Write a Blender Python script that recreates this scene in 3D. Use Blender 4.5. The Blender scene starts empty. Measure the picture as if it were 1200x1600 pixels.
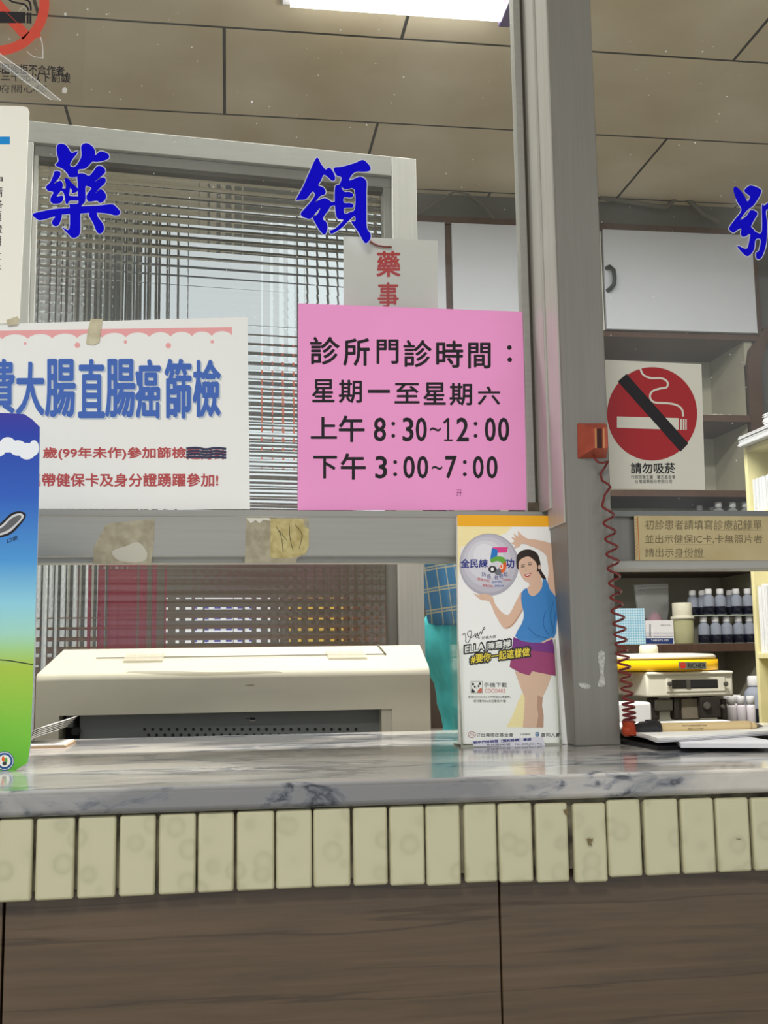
import bpy, bmesh, math, random
from mathutils import Vector, Matrix
from mathutils.geometry import tessellate_polygon
random.seed(7)
SC = bpy.context.scene
COL = SC.collection

# ------------------------------------------------------------------ camera
F = 1719.4; YAW = 0.14259; PIT = 0.13038; ROL = -0.01412
CAM = Vector((0.0, -1.15, 1.255))
fw = Vector((math.sin(YAW)*math.cos(PIT), math.cos(YAW)*math.cos(PIT), math.sin(PIT)))
r0 = Vector((math.cos(YAW), -math.sin(YAW), 0)); u0 = r0.cross(fw)
rt = math.cos(ROL)*r0 + math.sin(ROL)*u0
up = -math.sin(ROL)*r0 + math.cos(ROL)*u0
cd = bpy.data.cameras.new('camera'); cam = bpy.data.objects.new('camera', cd); COL.objects.link(cam)
cd.sensor_fit = 'VERTICAL'; cd.sensor_height = 36; cd.lens = 36*F/1600; cd.clip_start = .02; cd.clip_end = 100
M = Matrix((rt, up, -fw)).transposed().to_4x4(); M.translation = CAM
cam.matrix_world = M
SC.camera = cam

# ------------------------------------------------------------------ view, world, lights
SC.view_settings.view_transform = 'Standard'; SC.view_settings.look = 'None'
SC.view_settings.gamma = 1; SC.view_settings.exposure = 0.0
SC.view_settings.use_curve_mapping = False
SC.cycles.max_bounces = 12; SC.cycles.transparent_max_bounces = 24; SC.cycles.transmission_bounces = 12
SC.cycles.use_denoising = True
W = bpy.data.worlds.new('daylight'); SC.world = W; W.use_nodes = True
W.node_tree.nodes['Background'].inputs[0].default_value = (0.93, 0.97, 1.0, 1)
W.node_tree.nodes['Background'].inputs[1].default_value = 0.95

def area(name, loc, rot, sx, sy, power, col=(1, 1, 1)):
    l = bpy.data.lights.new(name, 'AREA'); l.shape = 'RECTANGLE'; l.size = sx; l.size_y = sy; l.energy = power; l.color = col
    o = bpy.data.objects.new(name, l); COL.objects.link(o); o.location = loc; o.rotation_euler = rot
    o.visible_glossy = False
    return o
area('waiting_room_fill', (-0.7, -2.3, 2.82), (0, 0, 0), 1.2, .5, 62, (1.0, .985, .96))  # added unseen fill light, evens out the front papers
area('pharmacy_lamp', (0.15, 0.42, 2.80), (0, 0, 0), 1.1, .22, 74, (1.0, .985, .95))
area('back_office_fill', (-1.3, 1.9, 2.80), (0, 0, 0), .9, .3, 14, (1.0, .985, .96))  # added fill light, brightens the left end of the back wall
area('dispensary_fill', (1.3, 1.3, 2.80), (0, 0, 0), .9, .25, 20, (1.0, .97, .92))  # added fill light over the shelves, no fixture belongs to it

# ------------------------------------------------------------------ pixel -> place
def ray(px, py): return fw*F + rt*(px-600) - up*(py-800)
def on(px, py, p0, n):
    d = ray(px, py); return CAM + d*((Vector(p0)-CAM).dot(n)/d.dot(n))
def at(px, py, Y): return on(px, py, (0, Y, 0), Vector((0, 1, 0)))
def lay(px, py, z): return on(px, py, (0, 0, z), Vector((0, 0, 1)))
TOP = 1.1652                # marble surface
CEIL = CAM.z+1.62

# ------------------------------------------------------------------ materials
def lin(c):
    c = c/255.0
    return c/12.92 if c <= .04045 else ((c+.055)/1.055)**2.4
def rgb(c): return (lin(c[0]), lin(c[1]), lin(c[2]), 1)
MATS = {}
def mat(name, c=(200, 200, 200), rough=.6, metal=0, spec=.5, var=0, vscale=20, stretch=(1, 1, 1), bump=0, coat=0, c2=None, alpha=1, trans=0, emit=0, ior=1.45, detail=5, lo=.35, hi=.65):
    if name in MATS: return MATS[name]
    m = bpy.data.materials.new(name); m.use_nodes = True; nt = m.node_tree; b = nt.nodes['Principled BSDF']
    I = b.inputs
    I['Base Color'].default_value = rgb(c); I['Roughness'].default_value = rough; I['Metallic'].default_value = metal
    I['Specular IOR Level'].default_value = spec; I['Coat Weight'].default_value = coat; I['Alpha'].default_value = alpha
    I['Transmission Weight'].default_value = trans; I['IOR'].default_value = ior
    if emit: I['Emission Color'].default_value = rgb(c); I['Emission Strength'].default_value = emit
    if var or bump or c2:
        tc = nt.nodes.new('ShaderNodeTexCoord'); mp = nt.nodes.new('ShaderNodeMapping'); mp.inputs['Scale'].default_value = stretch
        nz = nt.nodes.new('ShaderNodeTexNoise'); nz.inputs['Scale'].default_value = vscale; nz.inputs['Detail'].default_value = detail
        nt.links.new(tc.outputs['Object'], mp.inputs[0]); nt.links.new(mp.outputs[0], nz.inputs['Vector'])
        if var or c2:
            cr = nt.nodes.new('ShaderNodeValToRGB')
            cr.color_ramp.elements[0].position = lo; cr.color_ramp.elements[1].position = hi
            if c2: ca, cb = rgb(c2), rgb(c)
            else:
                ca = rgb([max(0, x*(1-var)) for x in c]); cb = rgb([min(255, x*(1+var)) for x in c])
            cr.color_ramp.elements[0].color = ca; cr.color_ramp.elements[1].color = cb
            nt.links.new(nz.outputs['Fac'], cr.inputs[0]); nt.links.new(cr.outputs[0], I['Base Color'])
        if bump:
            bp = nt.nodes.new('ShaderNodeBump'); bp.inputs['Strength'].default_value = bump; bp.inputs['Distance'].default_value = .002
            nt.links.new(nz.outputs['Fac'], bp.inputs['Height']); nt.links.new(bp.outputs[0], I['Normal'])
    MATS[name] = m; return m

def glass_mat(name, tint=(250, 252, 252), refl=.012, dust=0.0, rough=.02):
    m = bpy.data.materials.new(name); m.use_nodes = True; nt = m.node_tree; nt.nodes.clear()
    out = nt.nodes.new('ShaderNodeOutputMaterial'); tr = nt.nodes.new('ShaderNodeBsdfTransparent'); gl = nt.nodes.new('ShaderNodeBsdfGlossy')
    tr.inputs[0].default_value = rgb(tint); gl.inputs['Roughness'].default_value = rough; gl.inputs[0].default_value = (.9, .9, .9, 1)
    lw = nt.nodes.new('ShaderNodeLayerWeight'); lw.inputs[0].default_value = .25
    mr = nt.nodes.new('ShaderNodeMath'); mr.operation = 'MULTIPLY_ADD'; mr.inputs[1].default_value = .5; mr.inputs[2].default_value = refl
    nt.links.new(lw.outputs['Fresnel'], mr.inputs[0])
    mr.inputs[1].default_value = .12
    mx = nt.nodes.new('ShaderNodeMixShader'); nt.links.new(mr.outputs[0], mx.inputs[0]); nt.links.new(tr.outputs[0], mx.inputs[1]); nt.links.new(gl.outputs[0], mx.inputs[2])
    last = mx
    if dust:
        df = nt.nodes.new('ShaderNodeBsdfDiffuse'); df.inputs[0].default_value = (.8, .8, .78, 1)
        tc = nt.nodes.new('ShaderNodeTexCoord')
        n1 = nt.nodes.new('ShaderNodeTexNoise'); n1.inputs['Scale'].default_value = 260; n1.inputs['Detail'].default_value = 1
        r1 = nt.nodes.new('ShaderNodeMapRange'); r1.inputs[1].default_value = .80; r1.inputs[2].default_value = .82
        n2 = nt.nodes.new('ShaderNodeTexNoise'); n2.inputs['Scale'].default_value = 6; n2.inputs['Detail'].default_value = 6
        r2 = nt.nodes.new('ShaderNodeMapRange'); r2.inputs[1].default_value = .3; r2.inputs[2].default_value = .8; r2.inputs[4].default_value = dust
        ad = nt.nodes.new('ShaderNodeMath'); ad.use_clamp = True
        nt.links.new(tc.outputs['Object'], n1.inputs[0]); nt.links.new(tc.outputs['Object'], n2.inputs[0])
        nt.links.new(n1.outputs['Fac'], r1.inputs[0]); nt.links.new(n2.outputs['Fac'], r2.inputs[0])
        nt.links.new(r1.outputs[0], ad.inputs[0]); nt.links.new(r2.outputs[0], ad.inputs[1])
        m2 = nt.nodes.new('ShaderNodeMixShader'); nt.links.new(ad.outputs[0], m2.inputs[0]); nt.links.new(mx.outputs[0], m2.inputs[1]); nt.links.new(df.outputs[0], m2.inputs[2])
        last = m2
    nt.links.new(last.outputs[0], out.inputs[0]); MATS[name] = m; return m

def marble_mat():
    m = bpy.data.materials.new('marble'); m.use_nodes = True; nt = m.node_tree; b = nt.nodes['Principled BSDF']; N = nt.nodes.new; L = nt.links.new
    b.inputs['Roughness'].default_value = .13; b.inputs['Coat Weight'].default_value = .15
    tc = N('ShaderNodeTexCoord'); mp = N('ShaderNodeMapping'); mp.inputs['Rotation'].default_value = (0.15, .25, .1); mp.inputs['Scale'].default_value = (.55, 1.25, 1)
    n0 = N('ShaderNodeTexNoise'); n0.inputs['Scale'].default_value = 7; n0.inputs['Detail'].default_value = 5
    mxv = N('ShaderNodeVectorMath'); mxv.operation = 'MULTIPLY_ADD'; mxv.inputs[1].default_value = (.22, .22, .22)
    L(tc.outputs['Object'], mp.inputs[0]); L(mp.outputs[0], n0.inputs[0]); L(n0.outputs['Color'], mxv.inputs[0]); L(mp.outputs[0], mxv.inputs[2])
    n1 = N('ShaderNodeTexNoise'); n1.inputs['Scale'].default_value = 7; n1.inputs['Detail'].default_value = 7; n1.inputs['Roughness'].default_value = .6
    L(mxv.outputs[0], n1.inputs[0])
    # thin veins where the noise crosses its middle
    s = N('ShaderNodeMath'); s.operation = 'SUBTRACT'; s.inputs[1].default_value = .5; L(n1.outputs['Fac'], s.inputs[0])
    a = N('ShaderNodeMath'); a.operation = 'ABSOLUTE'; L(s.outputs[0], a.inputs[0])
    cr = N('ShaderNodeValToRGB'); e = cr.color_ramp.elements
    e[0].position = 0; e[0].color = rgb((92, 95, 102)); e[1].position = .085; e[1].color = rgb((210, 205, 195))
    x = e.new(.012); x.color = rgb((160, 162, 166)); x = e.new(.03); x.color = rgb((206, 203, 198))
    L(a.outputs[0], cr.inputs[0])
    n2 = N('ShaderNodeTexNoise'); n2.inputs['Scale'].default_value = 5; n2.inputs['Detail'].default_value = 8; L(mxv.outputs[0], n2.inputs[0])
    r2 = N('ShaderNodeValToRGB'); r2.color_ramp.elements[0].position = .42; r2.color_ramp.elements[0].color = rgb((150, 153, 160)); r2.color_ramp.elements[1].position = .58; r2.color_ramp.elements[1].color = (1, 1, 1, 1)
    L(n2.outputs['Fac'], r2.inputs[0])
    mx = N('ShaderNodeMix'); mx.data_type = 'RGBA'; mx.blend_type = 'MULTIPLY'; mx.inputs[0].default_value = 1
    L(cr.outputs[0], mx.inputs[6]); L(r2.outputs[0], mx.inputs[7]); L(mx.outputs[2], b.inputs['Base Color'])
    MATS['marble'] = m; return m

def travertine_mat():
    m = bpy.data.materials.new('brown_laminate'); m.use_nodes = True; nt = m.node_tree; b = nt.nodes['Principled BSDF']; N = nt.nodes.new; L = nt.links.new
    b.inputs['Roughness'].default_value = .38
    tc = N('ShaderNodeTexCoord'); mp = N('ShaderNodeMapping'); mp.inputs['Scale'].default_value = (1.3, 1, 26)
    n0 = N('ShaderNodeTexNoise'); n0.inputs['Scale'].default_value = 5; n0.inputs['Detail'].default_value = 8; n0.inputs['Roughness'].default_value = .62; n0.inputs['Distortion'].default_value = .3
    L(tc.outputs['Object'], mp.inputs[0]); L(mp.outputs[0], n0.inputs[0])
    cr = N('ShaderNodeValToRGB'); e = cr.color_ramp.elements
    e[0].position = .3; e[0].color = rgb((74, 60, 45)); e[1].position = .7; e[1].color = rgb((96, 79, 60))
    L(n0.outputs['Fac'], cr.inputs[0])
    mp2 = N('ShaderNodeMapping'); mp2.inputs['Scale'].default_value = (.3, 1, 7); mp2.inputs['Location'].default_value = (3, 1, 2.3)
    n1 = N('ShaderNodeTexNoise'); n1.inputs['Scale'].default_value = 4; n1.inputs['Detail'].default_value = 6; L(tc.outputs['Object'], mp2.inputs[0]); L(mp2.outputs[0], n1.inputs[0])
    s = N('ShaderNodeMath'); s.operation = 'SUBTRACT'; s.inputs[1].default_value = .5; L(n1.outputs['Fac'], s.inputs[0])
    a = N('ShaderNodeMath'); a.operation = 'ABSOLUTE'; L(s.outputs[0], a.inputs[0])
    r2 = N('ShaderNodeValToRGB'); r2.color_ramp.elements[0].color = rgb((205, 200, 196)); r2.color_ramp.elements[1].position = .016; r2.color_ramp.elements[1].color = (1, 1, 1, 1); L(a.outputs[0], r2.inputs[0])
    mx = N('ShaderNodeMix'); mx.data_type = 'RGBA'; mx.blend_type = 'MULTIPLY'; mx.inputs[0].default_value = 1
    L(cr.outputs[0], mx.inputs[6]); L(r2.outputs[0], mx.inputs[7]); L(mx.outputs[2], b.inputs['Base Color'])
    MATS['brown_laminate'] = m; return m

def ceiling_mat(ox, oy, w, h):
    m = bpy.data.materials.new('ceiling_board'); m.use_nodes = True; nt = m.node_tree; b = nt.nodes['Principled BSDF']; N = nt.nodes.new; L = nt.links.new
    b.inputs['Roughness'].default_value = .85
    tc = N('ShaderNodeTexCoord'); mp = N('ShaderNodeMapping'); mp.inputs['Location'].default_value = (-ox+w/2, -oy, 0)
    br = N('ShaderNodeTexBrick'); br.offset = .5; br.offset_frequency = 2; br.squash = 1
    br.inputs['Scale'].default_value = 1; br.inputs['Brick Width'].default_value = w; br.inputs['Row Height'].default_value = h
    br.inputs['Mortar Size'].default_value = .0045; br.inputs['Mortar Smooth'].default_value = .1
    br.inputs['Color1'].default_value = rgb((236, 222, 196)); br.inputs['Color2'].default_value = rgb((231, 217, 191)); br.inputs['Mortar'].default_value = rgb((70, 68, 62))
    L(tc.outputs['Object'], mp.inputs[0]); L(mp.outputs[0], br.inputs[0])
    nz = N('ShaderNodeTexNoise'); nz.inputs['Scale'].default_value = 3; nz.inputs['Detail'].default_value = 6; L(tc.outputs['Object'], nz.inputs[0])
    cr = N('ShaderNodeValToRGB'); cr.color_ramp.elements[0].position = .3; cr.color_ramp.elements[0].color = rgb((232, 228, 218)); cr.color_ramp.elements[1].position = .7; cr.color_ramp.elements[1].color = (1, 1, 1, 1); L(nz.outputs['Fac'], cr.inputs[0])
    mx = N('ShaderNodeMix'); mx.data_type = 'RGBA'; mx.blend_type = 'MULTIPLY'; mx.inputs[0].default_value = 1
    L(br.outputs['Color'], mx.inputs[6]); L(cr.outputs[0], mx.inputs[7]); L(mx.outputs[2], b.inputs['Base Color'])
    bp = N('ShaderNodeBump'); bp.inputs['Distance'].default_value = .004; bp.invert = True; L(br.outputs['Fac'], bp.inputs['Height']); L(bp.outputs[0], b.inputs['Normal'])
    MATS['ceiling_board'] = m; return m

def tile_mat():
    m = bpy.data.materials.new('glazed_tile'); m.use_nodes = True; nt = m.node_tree; b = nt.nodes['Principled BSDF']; N = nt.nodes.new; L = nt.links.new
    b.inputs['Roughness'].default_value = .22; b.inputs['Coat Weight'].default_value = .3
    tc = N('ShaderNodeTexCoord'); vo = N('ShaderNodeTexVoronoi'); vo.inputs['Scale'].default_value = 48
    L(tc.outputs['Object'], vo.inputs[0])
    cr = N('ShaderNodeValToRGB'); e = cr.color_ramp.elements
    e[0].position = .10; e[0].color = rgb((184, 180, 148)); e[1].position = .62; e[1].color = rgb((189, 185, 153))
    x = e.new(.3); x.color = rgb((165, 162, 132)); x = e.new(.42); x.color = rgb((185, 181, 149))
    L(vo.outputs['Distance'], cr.inputs[0])
    nz = N('ShaderNodeTexNoise'); nz.inputs['Scale'].default_value = 60; L(tc.outputs['Object'], nz.inputs[0])
    mx = N('ShaderNodeMix'); mx.data_type = 'RGBA'; mx.inputs[7].default_value = rgb((185, 181, 149)); L(nz.outputs['Fac'], mx.inputs[0]); L(cr.outputs[0], mx.inputs[6]); L(mx.outputs[2], b.inputs['Base Color'])
    bp = N('ShaderNodeBump'); bp.inputs['Strength'].default_value = .25; bp.inputs['Distance'].default_value = .001; L(vo.outputs['Distance'], bp.inputs['Height']); L(bp.outputs[0], b.inputs['Normal'])
    MATS['glazed_tile'] = m; return m

def ramp_z_mat(name, stops, z0, z1):
    """a print whose colours change with height on the card"""
    m = bpy.data.materials.new(name); m.use_nodes = True; nt = m.node_tree; b = nt.nodes['Principled BSDF']; N = nt.nodes.new; L = nt.links.new
    b.inputs['Roughness'].default_value = .35
    tc = N('ShaderNodeTexCoord'); sp = N('ShaderNodeSeparateXYZ'); mr = N('ShaderNodeMapRange'); mr.inputs[1].default_value = z0; mr.inputs[2].default_value = z1
    L(tc.outputs['Object'], sp.inputs[0]); L(sp.outputs['Z'], mr.inputs[0])
    cr = N('ShaderNodeValToRGB'); e = cr.color_ramp.elements
    e[0].position = stops[0][0]; e[0].color = rgb(stops[0][1]); e[1].position = stops[-1][0]; e[1].color = rgb(stops[-1][1])
    for p, c in stops[1:-1]: x = e.new(p); x.color = rgb(c)
    L(mr.outputs[0], cr.inputs[0]); L(cr.outputs[0], b.inputs['Base Color']); MATS[name] = m; return m

ALU = mat('aluminium', (190, 188, 181), .4, .35, var=.02, vscale=9, stretch=(30, 30, 1))
ALUH = mat('aluminium_rail', (160, 159, 153), .42, .3, var=.015, vscale=9, stretch=(1, 30, 30))
ALUD = mat('aluminium_dark', (130, 128, 122), .45, .25, var=.02, vscale=7, stretch=(35, 35, 1))
RUBBER = mat('glazing_rubber', (70, 66, 58), .8)
GRIME = mat('grime', (96, 88, 72), .9, c2=(60, 52, 42), vscale=60)
MARBLE = marble_mat(); BROWN = travertine_mat(); TILE = tile_mat()
GLASS = glass_mat('clear_glass', dust=.05)
ACRYL = glass_mat('clear_acrylic', (254, 255, 254), .008, .0)
ACRYLEDGE = mat('acrylic_edge', (190, 194, 178), .25, alpha=.75)
PLASTICFILM = glass_mat('plastic_film', (254, 254, 254), .015, .0, .1)
WHITE = mat('white_paper', (240, 240, 236), .6)
CREAM = mat('cream_card', (243, 241, 230), .55)
PINK = mat('pink_paper', (243, 158, 212), .6, var=.012, vscale=8)
BLACK = mat('black_ink', (28, 25, 30), .6)
BLUE = mat('blue_vinyl', (6, 0, 205), .5, spec=.15)
HALO = mat('vinyl_edge', (205, 208, 222), .5)

# ------------------------------------------------------------------ objects
def tag(o, label=None, cat=None, group=None, kind=None):
    if label: o['label'] = label
    if cat: o['category'] = cat
    if group: o['group'] = group
    if kind: o['kind'] = kind
    return o
def thing(name, label, cat, loc=(0, 0, 0), group=None, kind=None, parent=None):
    o = bpy.data.objects.new(name, None); COL.objects.link(o); o.location = loc; o.empty_display_size = .02
    return tag(o, label, cat, group, kind)

class MB:
    def __init__(s): s.bm = bmesh.new(); s.mats = []; s.smooth = set()
    def mi(s, m):
        if m not in s.mats: s.mats.append(m)
        return s.mats.index(m)
    def face(s, vs, m, smooth=False):
        try: f = s.bm.faces.new(vs)
        except ValueError: return None
        f.material_index = s.mi(m); f.smooth = smooth; return f
    def box(s, a, b, m, bev=0, seg=2):
        a = Vector(a); b = Vector(b); lo = Vector([min(a[i], b[i]) for i in range(3)]); hi = Vector([max(a[i], b[i]) for i in range(3)])
        v = [s.bm.verts.new((x, y, z)) for x in (lo.x, hi.x) for y in (lo.y, hi.y) for z in (lo.z, hi.z)]
        fs = [s.face([v[i] for i in q], m) for q in ((0, 1, 3, 2), (4, 6, 7, 5), (0, 4, 5, 1), (2, 3, 7, 6), (0, 2, 6, 4), (1, 5, 7, 3))]
        if bev:
            es = list({e for f in fs for e in f.edges}); r = bmesh.ops.bevel(s.bm, geom=es, offset=bev, segments=seg, affect='EDGES', profile=.5)
            for f in r['faces']: f.material_index = s.mi(m); f.smooth = True
        return v
    def hexa(s, p, m, bev=0):
        """8 corners: bottom 4 counter-clockwise, top 4"""
        v = [s.bm.verts.new(q) for q in p]
        fs = [s.face([v[i] for i in q], m) for q in ((0, 3, 2, 1), (4, 5, 6, 7), (0, 1, 5, 4), (1, 2, 6, 5), (2, 3, 7, 6), (3, 0, 4, 7))]
        if bev:
            es = list({e for f in fs for e in f.edges}); r = bmesh.ops.bevel(s.bm, geom=es, offset=bev, segments=2, affect='EDGES', profile=.5)
            for f in r['faces']: f.material_index = s.mi(m); f.smooth = True
    def prism(s, pts, n, t, m, mside=None):
        """flat polygon (3-D points) thickened by t against the direction n"""
        n = Vector(n); a = [s.bm.verts.new(p) for p in pts]; b = [s.bm.verts.new(Vector(p)-n*t) for p in pts]
        tri = tessellate_polygon([[Vector(p) for p in pts]])
        for q in tri: s.face([a[i] for i in q], m); s.face([b[i] for i in reversed(q)], mside or m)
        k = len(pts)
        for i in range(k): s.face([a[i], b[i], b[(i+1) % k], a[(i+1) % k]], mside or m)
    def tube(s, pts, r, m, seg=8, cap=True, closed=False):
        pts = [Vector(p) for p in pts]; rings = []; n = len(pts); prev = None
        for i, p in enumerate(pts):
            t = (pts[min(i+1, n-1)]-pts[max(i-1, 0)]).normalized()
            if prev is None: a = t.orthogonal().normalized()
            else:
                a = prev-t*prev.dot(t); a = a.normalized() if a.length > 1e-6 else t.orthogonal().normalized()
            prev = a; b = t.cross(a); rr = r[i] if isinstance(r, (list, tuple)) else r
            rings.append([s.bm.verts.new(p+(a*math.cos(q)+b*math.sin(q))*rr) for q in [2*math.pi*k/seg for k in range(seg)]])
        for i in range(n-1):
            for k in range(seg): s.face([rings[i][k], rings[i][(k+1) % seg], rings[i+1][(k+1) % seg], rings[i+1][k]], m, True)
        if cap: s.face(list(reversed(rings[0])), m); s.face(rings[-1], m)
    def lathe(s, c, prof, m, seg=20, axis='Z'):
        """prof: list of (r, h) or (r, h, material)"""
        c = Vector(c); rings = []
        for q in prof:
            r, h = q[0], q[1]
            ring = []
            for k in range(seg):
                a = 2*math.pi*k/seg; x, y = r*math.cos(a), r*math.sin(a)
                ring.append(s.bm.verts.new(c+(Vector((x, y, h)) if axis == 'Z' else Vector((x, -h, y)))))
            rings.append(ring)
        for i in range(len(rings)-1):
            mm = prof[i][2] if len(prof[i]) > 2 else m
            for k in range(seg): s.face([rings[i][k], rings[i][(k+1) % seg], rings[i+1][(k+1) % seg], rings[i+1][k]], mm, True)
        s.face(list(reversed(rings[0])), prof[0][2] if len(prof[0]) > 2 else m); s.face(rings[-1], prof[-1][2] if len(prof[-1]) > 2 else m)
    def build(s, name, parent=None, label=None, cat=None, group=None, kind=None, auto=False):
        me = bpy.data.meshes.new(name)
        bmesh.ops.recalc_face_normals(s.bm, faces=s.bm.faces) if auto else None
        # put the origin at the middle of the base
        xs = [v.co for v in s.bm.verts]
        o = bpy.data.objects.new(name, me); COL.objects.link(o)
        pl = Vector((0, 0, 0))
        if parent is not None:
            p = parent
            while p is not None: pl = pl+p.location; p = p.parent
        for v in s.bm.verts: v.co = v.co-pl
        s.bm.to_mesh(me); s.bm.free()
        for m in s.mats: me.materials.append(m)
        if parent is not None: o.parent = parent
        return tag(o, label, cat, group, kind)

GLYPH = {}
def glyphs(txt, bold=0):
    key = (txt, bold)
    if key in GLYPH: return GLYPH[key]
    c = bpy.data.curves.new('t', 'FONT'); c.body = txt; c.offset = bold; c.resolution_u = 3
    o = bpy.data.objects.new('t', c); COL.objects.link(o)
    dg = bpy.context.evaluated_depsgraph_get(); ev = o.evaluated_get(dg); me = ev.to_mesh()
    vs = [(v.co.x, v.co.y) for v in me.vertices]; fs = [list(p.vertices) for p in me.polygons]
    ev.to_mesh_clear(); bpy.data.objects.remove(o); bpy.data.curves.remove(c)
    x0 = min(v[0] for v in vs); x1 = max(v[0] for v in vs); y0 = min(v[1] for v in vs); y1 = max(v[1] for v in vs)
    vs = [((x-x0)/max(1e-6, x1-x0), (y-y0)/max(1e-6, y1-y0)) for x, y in vs]
    GLYPH[key] = (vs, fs); return GLYPH[key]

def smooth_loop(pts, k=4):
    n = len(pts); out = []
    for i in range(n):
        p0, p1, p2, p3 = pts[i-1], pts[i], pts[(i+1) % n], pts[(i+2) % n]
        for j in range(k):
            t = j/k; q = []
            for a in (0, 1):
                q.append(.5*((2*p1[a])+(-p0[a]+p2[a])*t+(2*p0[a]-5*p1[a]+4*p2[a]-p3[a])*t*t+(-p0[a]+3*p1[a]-3*p2[a]+p3[a])*t**3))
            out.append(tuple(q))
    return out
def grow(pts, d):
    n = len(pts); A = sum(pts[i][0]*pts[(i+1) % n][1]-pts[(i+1) % n][0]*pts[i][1] for i in range(n)); sg = 1 if A > 0 else -1; out = []
    for i in range(n):
        (ax, ay), (bx, by) = pts[i-1], pts[(i+1) % n]; dx, dy = bx-ax, by-ay; l = math.hypot(dx, dy) or 1
        out.append((pts[i][0]+sg*d*dy/l, pts[i][1]-sg*d*dx/l))
    return out

class Draw(MB):
    """printed matter on one plane: p0 a point of it, n its normal towards the reader; sizes measured on the photograph"""
    def __init__(s, p0, n=(0, -1, 0), sc=1, ox=0, oy=0):
        super().__init__(); s.p0 = Vector(p0); s.n = Vector(n).normalized(); s.sc = sc; s.ox = ox; s.oy = oy; s.L = 0
    def P(s, x, y, layer=0): return on(s.ox+x/s.sc, s.oy+y/s.sc, s.p0+s.n*(layer*.00012), s.n)
    def sheet(s, pts, m, t=.0004, mside=None): s.prism([s.P(*p) for p in pts], s.n, t, m, mside)
    def poly(s, pts, m, layer=1, smooth=0, holes=()):
        if smooth: pts = smooth_loop(pts, smooth)
        loops = [pts]+[smooth_loop(h, smooth) if smooth else h for h in holes]
        tri = tessellate_polygon([[Vector((p[0], p[1], 0)) for p in l] for l in loops])
        allp = [p for l in loops for p in l]; v = [s.bm.verts.new(s.P(p[0], p[1], layer)) for p in allp]
        for q in tri: s.face([v[i] for i in q], m)
    def rect(s, x0, y0, x1, y1, m, layer=1): s.poly([(x0, y0), (x1, y0), (x1, y1), (x0, y1)], m, layer)
    def disc(s, cx, cy, rx, ry, m, layer=1, rin=None, k=48, a0=0, a1=360):
        if rin is None:
            s.poly([(cx+rx*math.cos(2*math.pi*i/k), cy+ry*math.sin(2*math.pi*i/k)) for i in range(k)], m, layer); return
        for i in range(k):
            a = math.radians(a0+(a1-a0)*i/k); b = math.radians(a0+(a1-a0)*(i+1)/k)
            s.poly([(cx+rx*math.cos(a), cy+ry*math.sin(a)), (cx+rx*math.cos(b), cy+ry*math.sin(b)), (cx+rx*rin*math.cos(b), cy+ry*rin*math.sin(b)), (cx+rx*rin*math.cos(a), cy+ry*rin*math.sin(a))], m, layer)
    def line(s, pts, w, m, layer=1, sm=0):
        if sm:
            q = []; n = len(pts)
            for i in range(n-1):
                p0, p1, p2, p3 = pts[max(i-1, 0)], pts[i], pts[i+1], pts[min(i+2, n-1)]
                for j in range(sm):
                    t = j/sm; q.append(tuple(.5*((2*p1[a])+(-p0[a]+p2[a])*t+(2*p0[a]-5*p1[a]+4*p2[a]-p3[a])*t*t+(-p0[a]+3*p1[a]-3*p2[a]+p3[a])*t**3) for a in (0, 1)))
            q.append(pts[-1]); pts = q
        L = []; R = []
        for i, p in enumerate(pts):
            a = pts[max(i-1, 0)]; b = pts[min(i+1, len(pts)-1)]; dx, dy = b[0]-a[0], b[1]-a[1]; l = math.hypot(dx, dy) or 1
            L.append((p[0]-dy/l*w/2, p[1]+dx/l*w/2)); R.append((p[0]+dy/l*w/2, p[1]-dx/l*w/2))
        vl = [s.bm.verts.new(s.P(*p, layer)) for p in L]; vr = [s.bm.verts.new(s.P(*p, layer)) for p in R]
        for i in range(len(pts)-1): s.face([vl[i], vl[i+1], vr[i+1], vr[i]], m)
    def text(s, t, x0, y0, x1, y1, m, layer=2, bold=0, slope=0, shear=0):
        vs, fs = glyphs(t); w = x1-x0; h = y1-y0; e = bold*abs(h)
        n = 0 if not bold else (10 if bold > .06 else 5)
        for k in range(max(n, 1)):
            dx, dy = (e*math.cos(2*math.pi*k/n), e*math.sin(2*math.pi*k/n)) if n else (0, 0)
            v = [s.bm.verts.new(s.P(x0+a*w+shear*b*h+dx, y1-b*h+slope*a*w+dy, layer+.01*k)) for a, b in vs]
            for f in fs: s.face([v[i] for i in f], m)
    def chars(s, items, m, layer=2, bold=0, dx=0, dy=0):
        for c, x0, y0, x1, y1 in items: s.text(c, x0+dx, y0+dy, x1+dx, y1+dy, m, layer, bold)

# =================================================================== SETTING
PY = -.09                                   # front of the aluminium post
pl = at(871, 400, PY).x; pr = at(939, 400, PY).x
# ceiling grid
A = lay(608, 62, CEIL); A2 = lay(1130, 92, CEIL); B = lay(590, 193, CEIL); B2 = lay(1035, 215, CEIL)
tw = A2.x-A.x; th = (B.y+B2.y)/2-(A.y+A2.y)/2
yB = (B.y+B2.y)/2
CW = ceiling_mat(B.x, yB, tw, th)
BACK = 2.9
g = MB(); g.box((-3, -3.2, CEIL), (3.2, BACK+.2, CEIL+.1), CW); g.build('ceiling', kind='structure')
g = MB(); g.box((-3, -3.2, -.1), (3.2, BACK+.2, 0), mat('floor_terrazzo', (150, 145, 135), .4, var=.1, vscale=60)); g.build('floor', kind='structure')
WALL = mat('grey_wall_paint', (158, 160, 158), .8, var=.04, vscale=4)
WARM = mat('beige_wall_paint', (176, 172, 160), .8, var=.05, vscale=5)
g = MB(); g.box((3.0, -3.2, 0), (3.2, BACK+.2, CEIL), WARM); g.build('wall_right', kind='structure')
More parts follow.
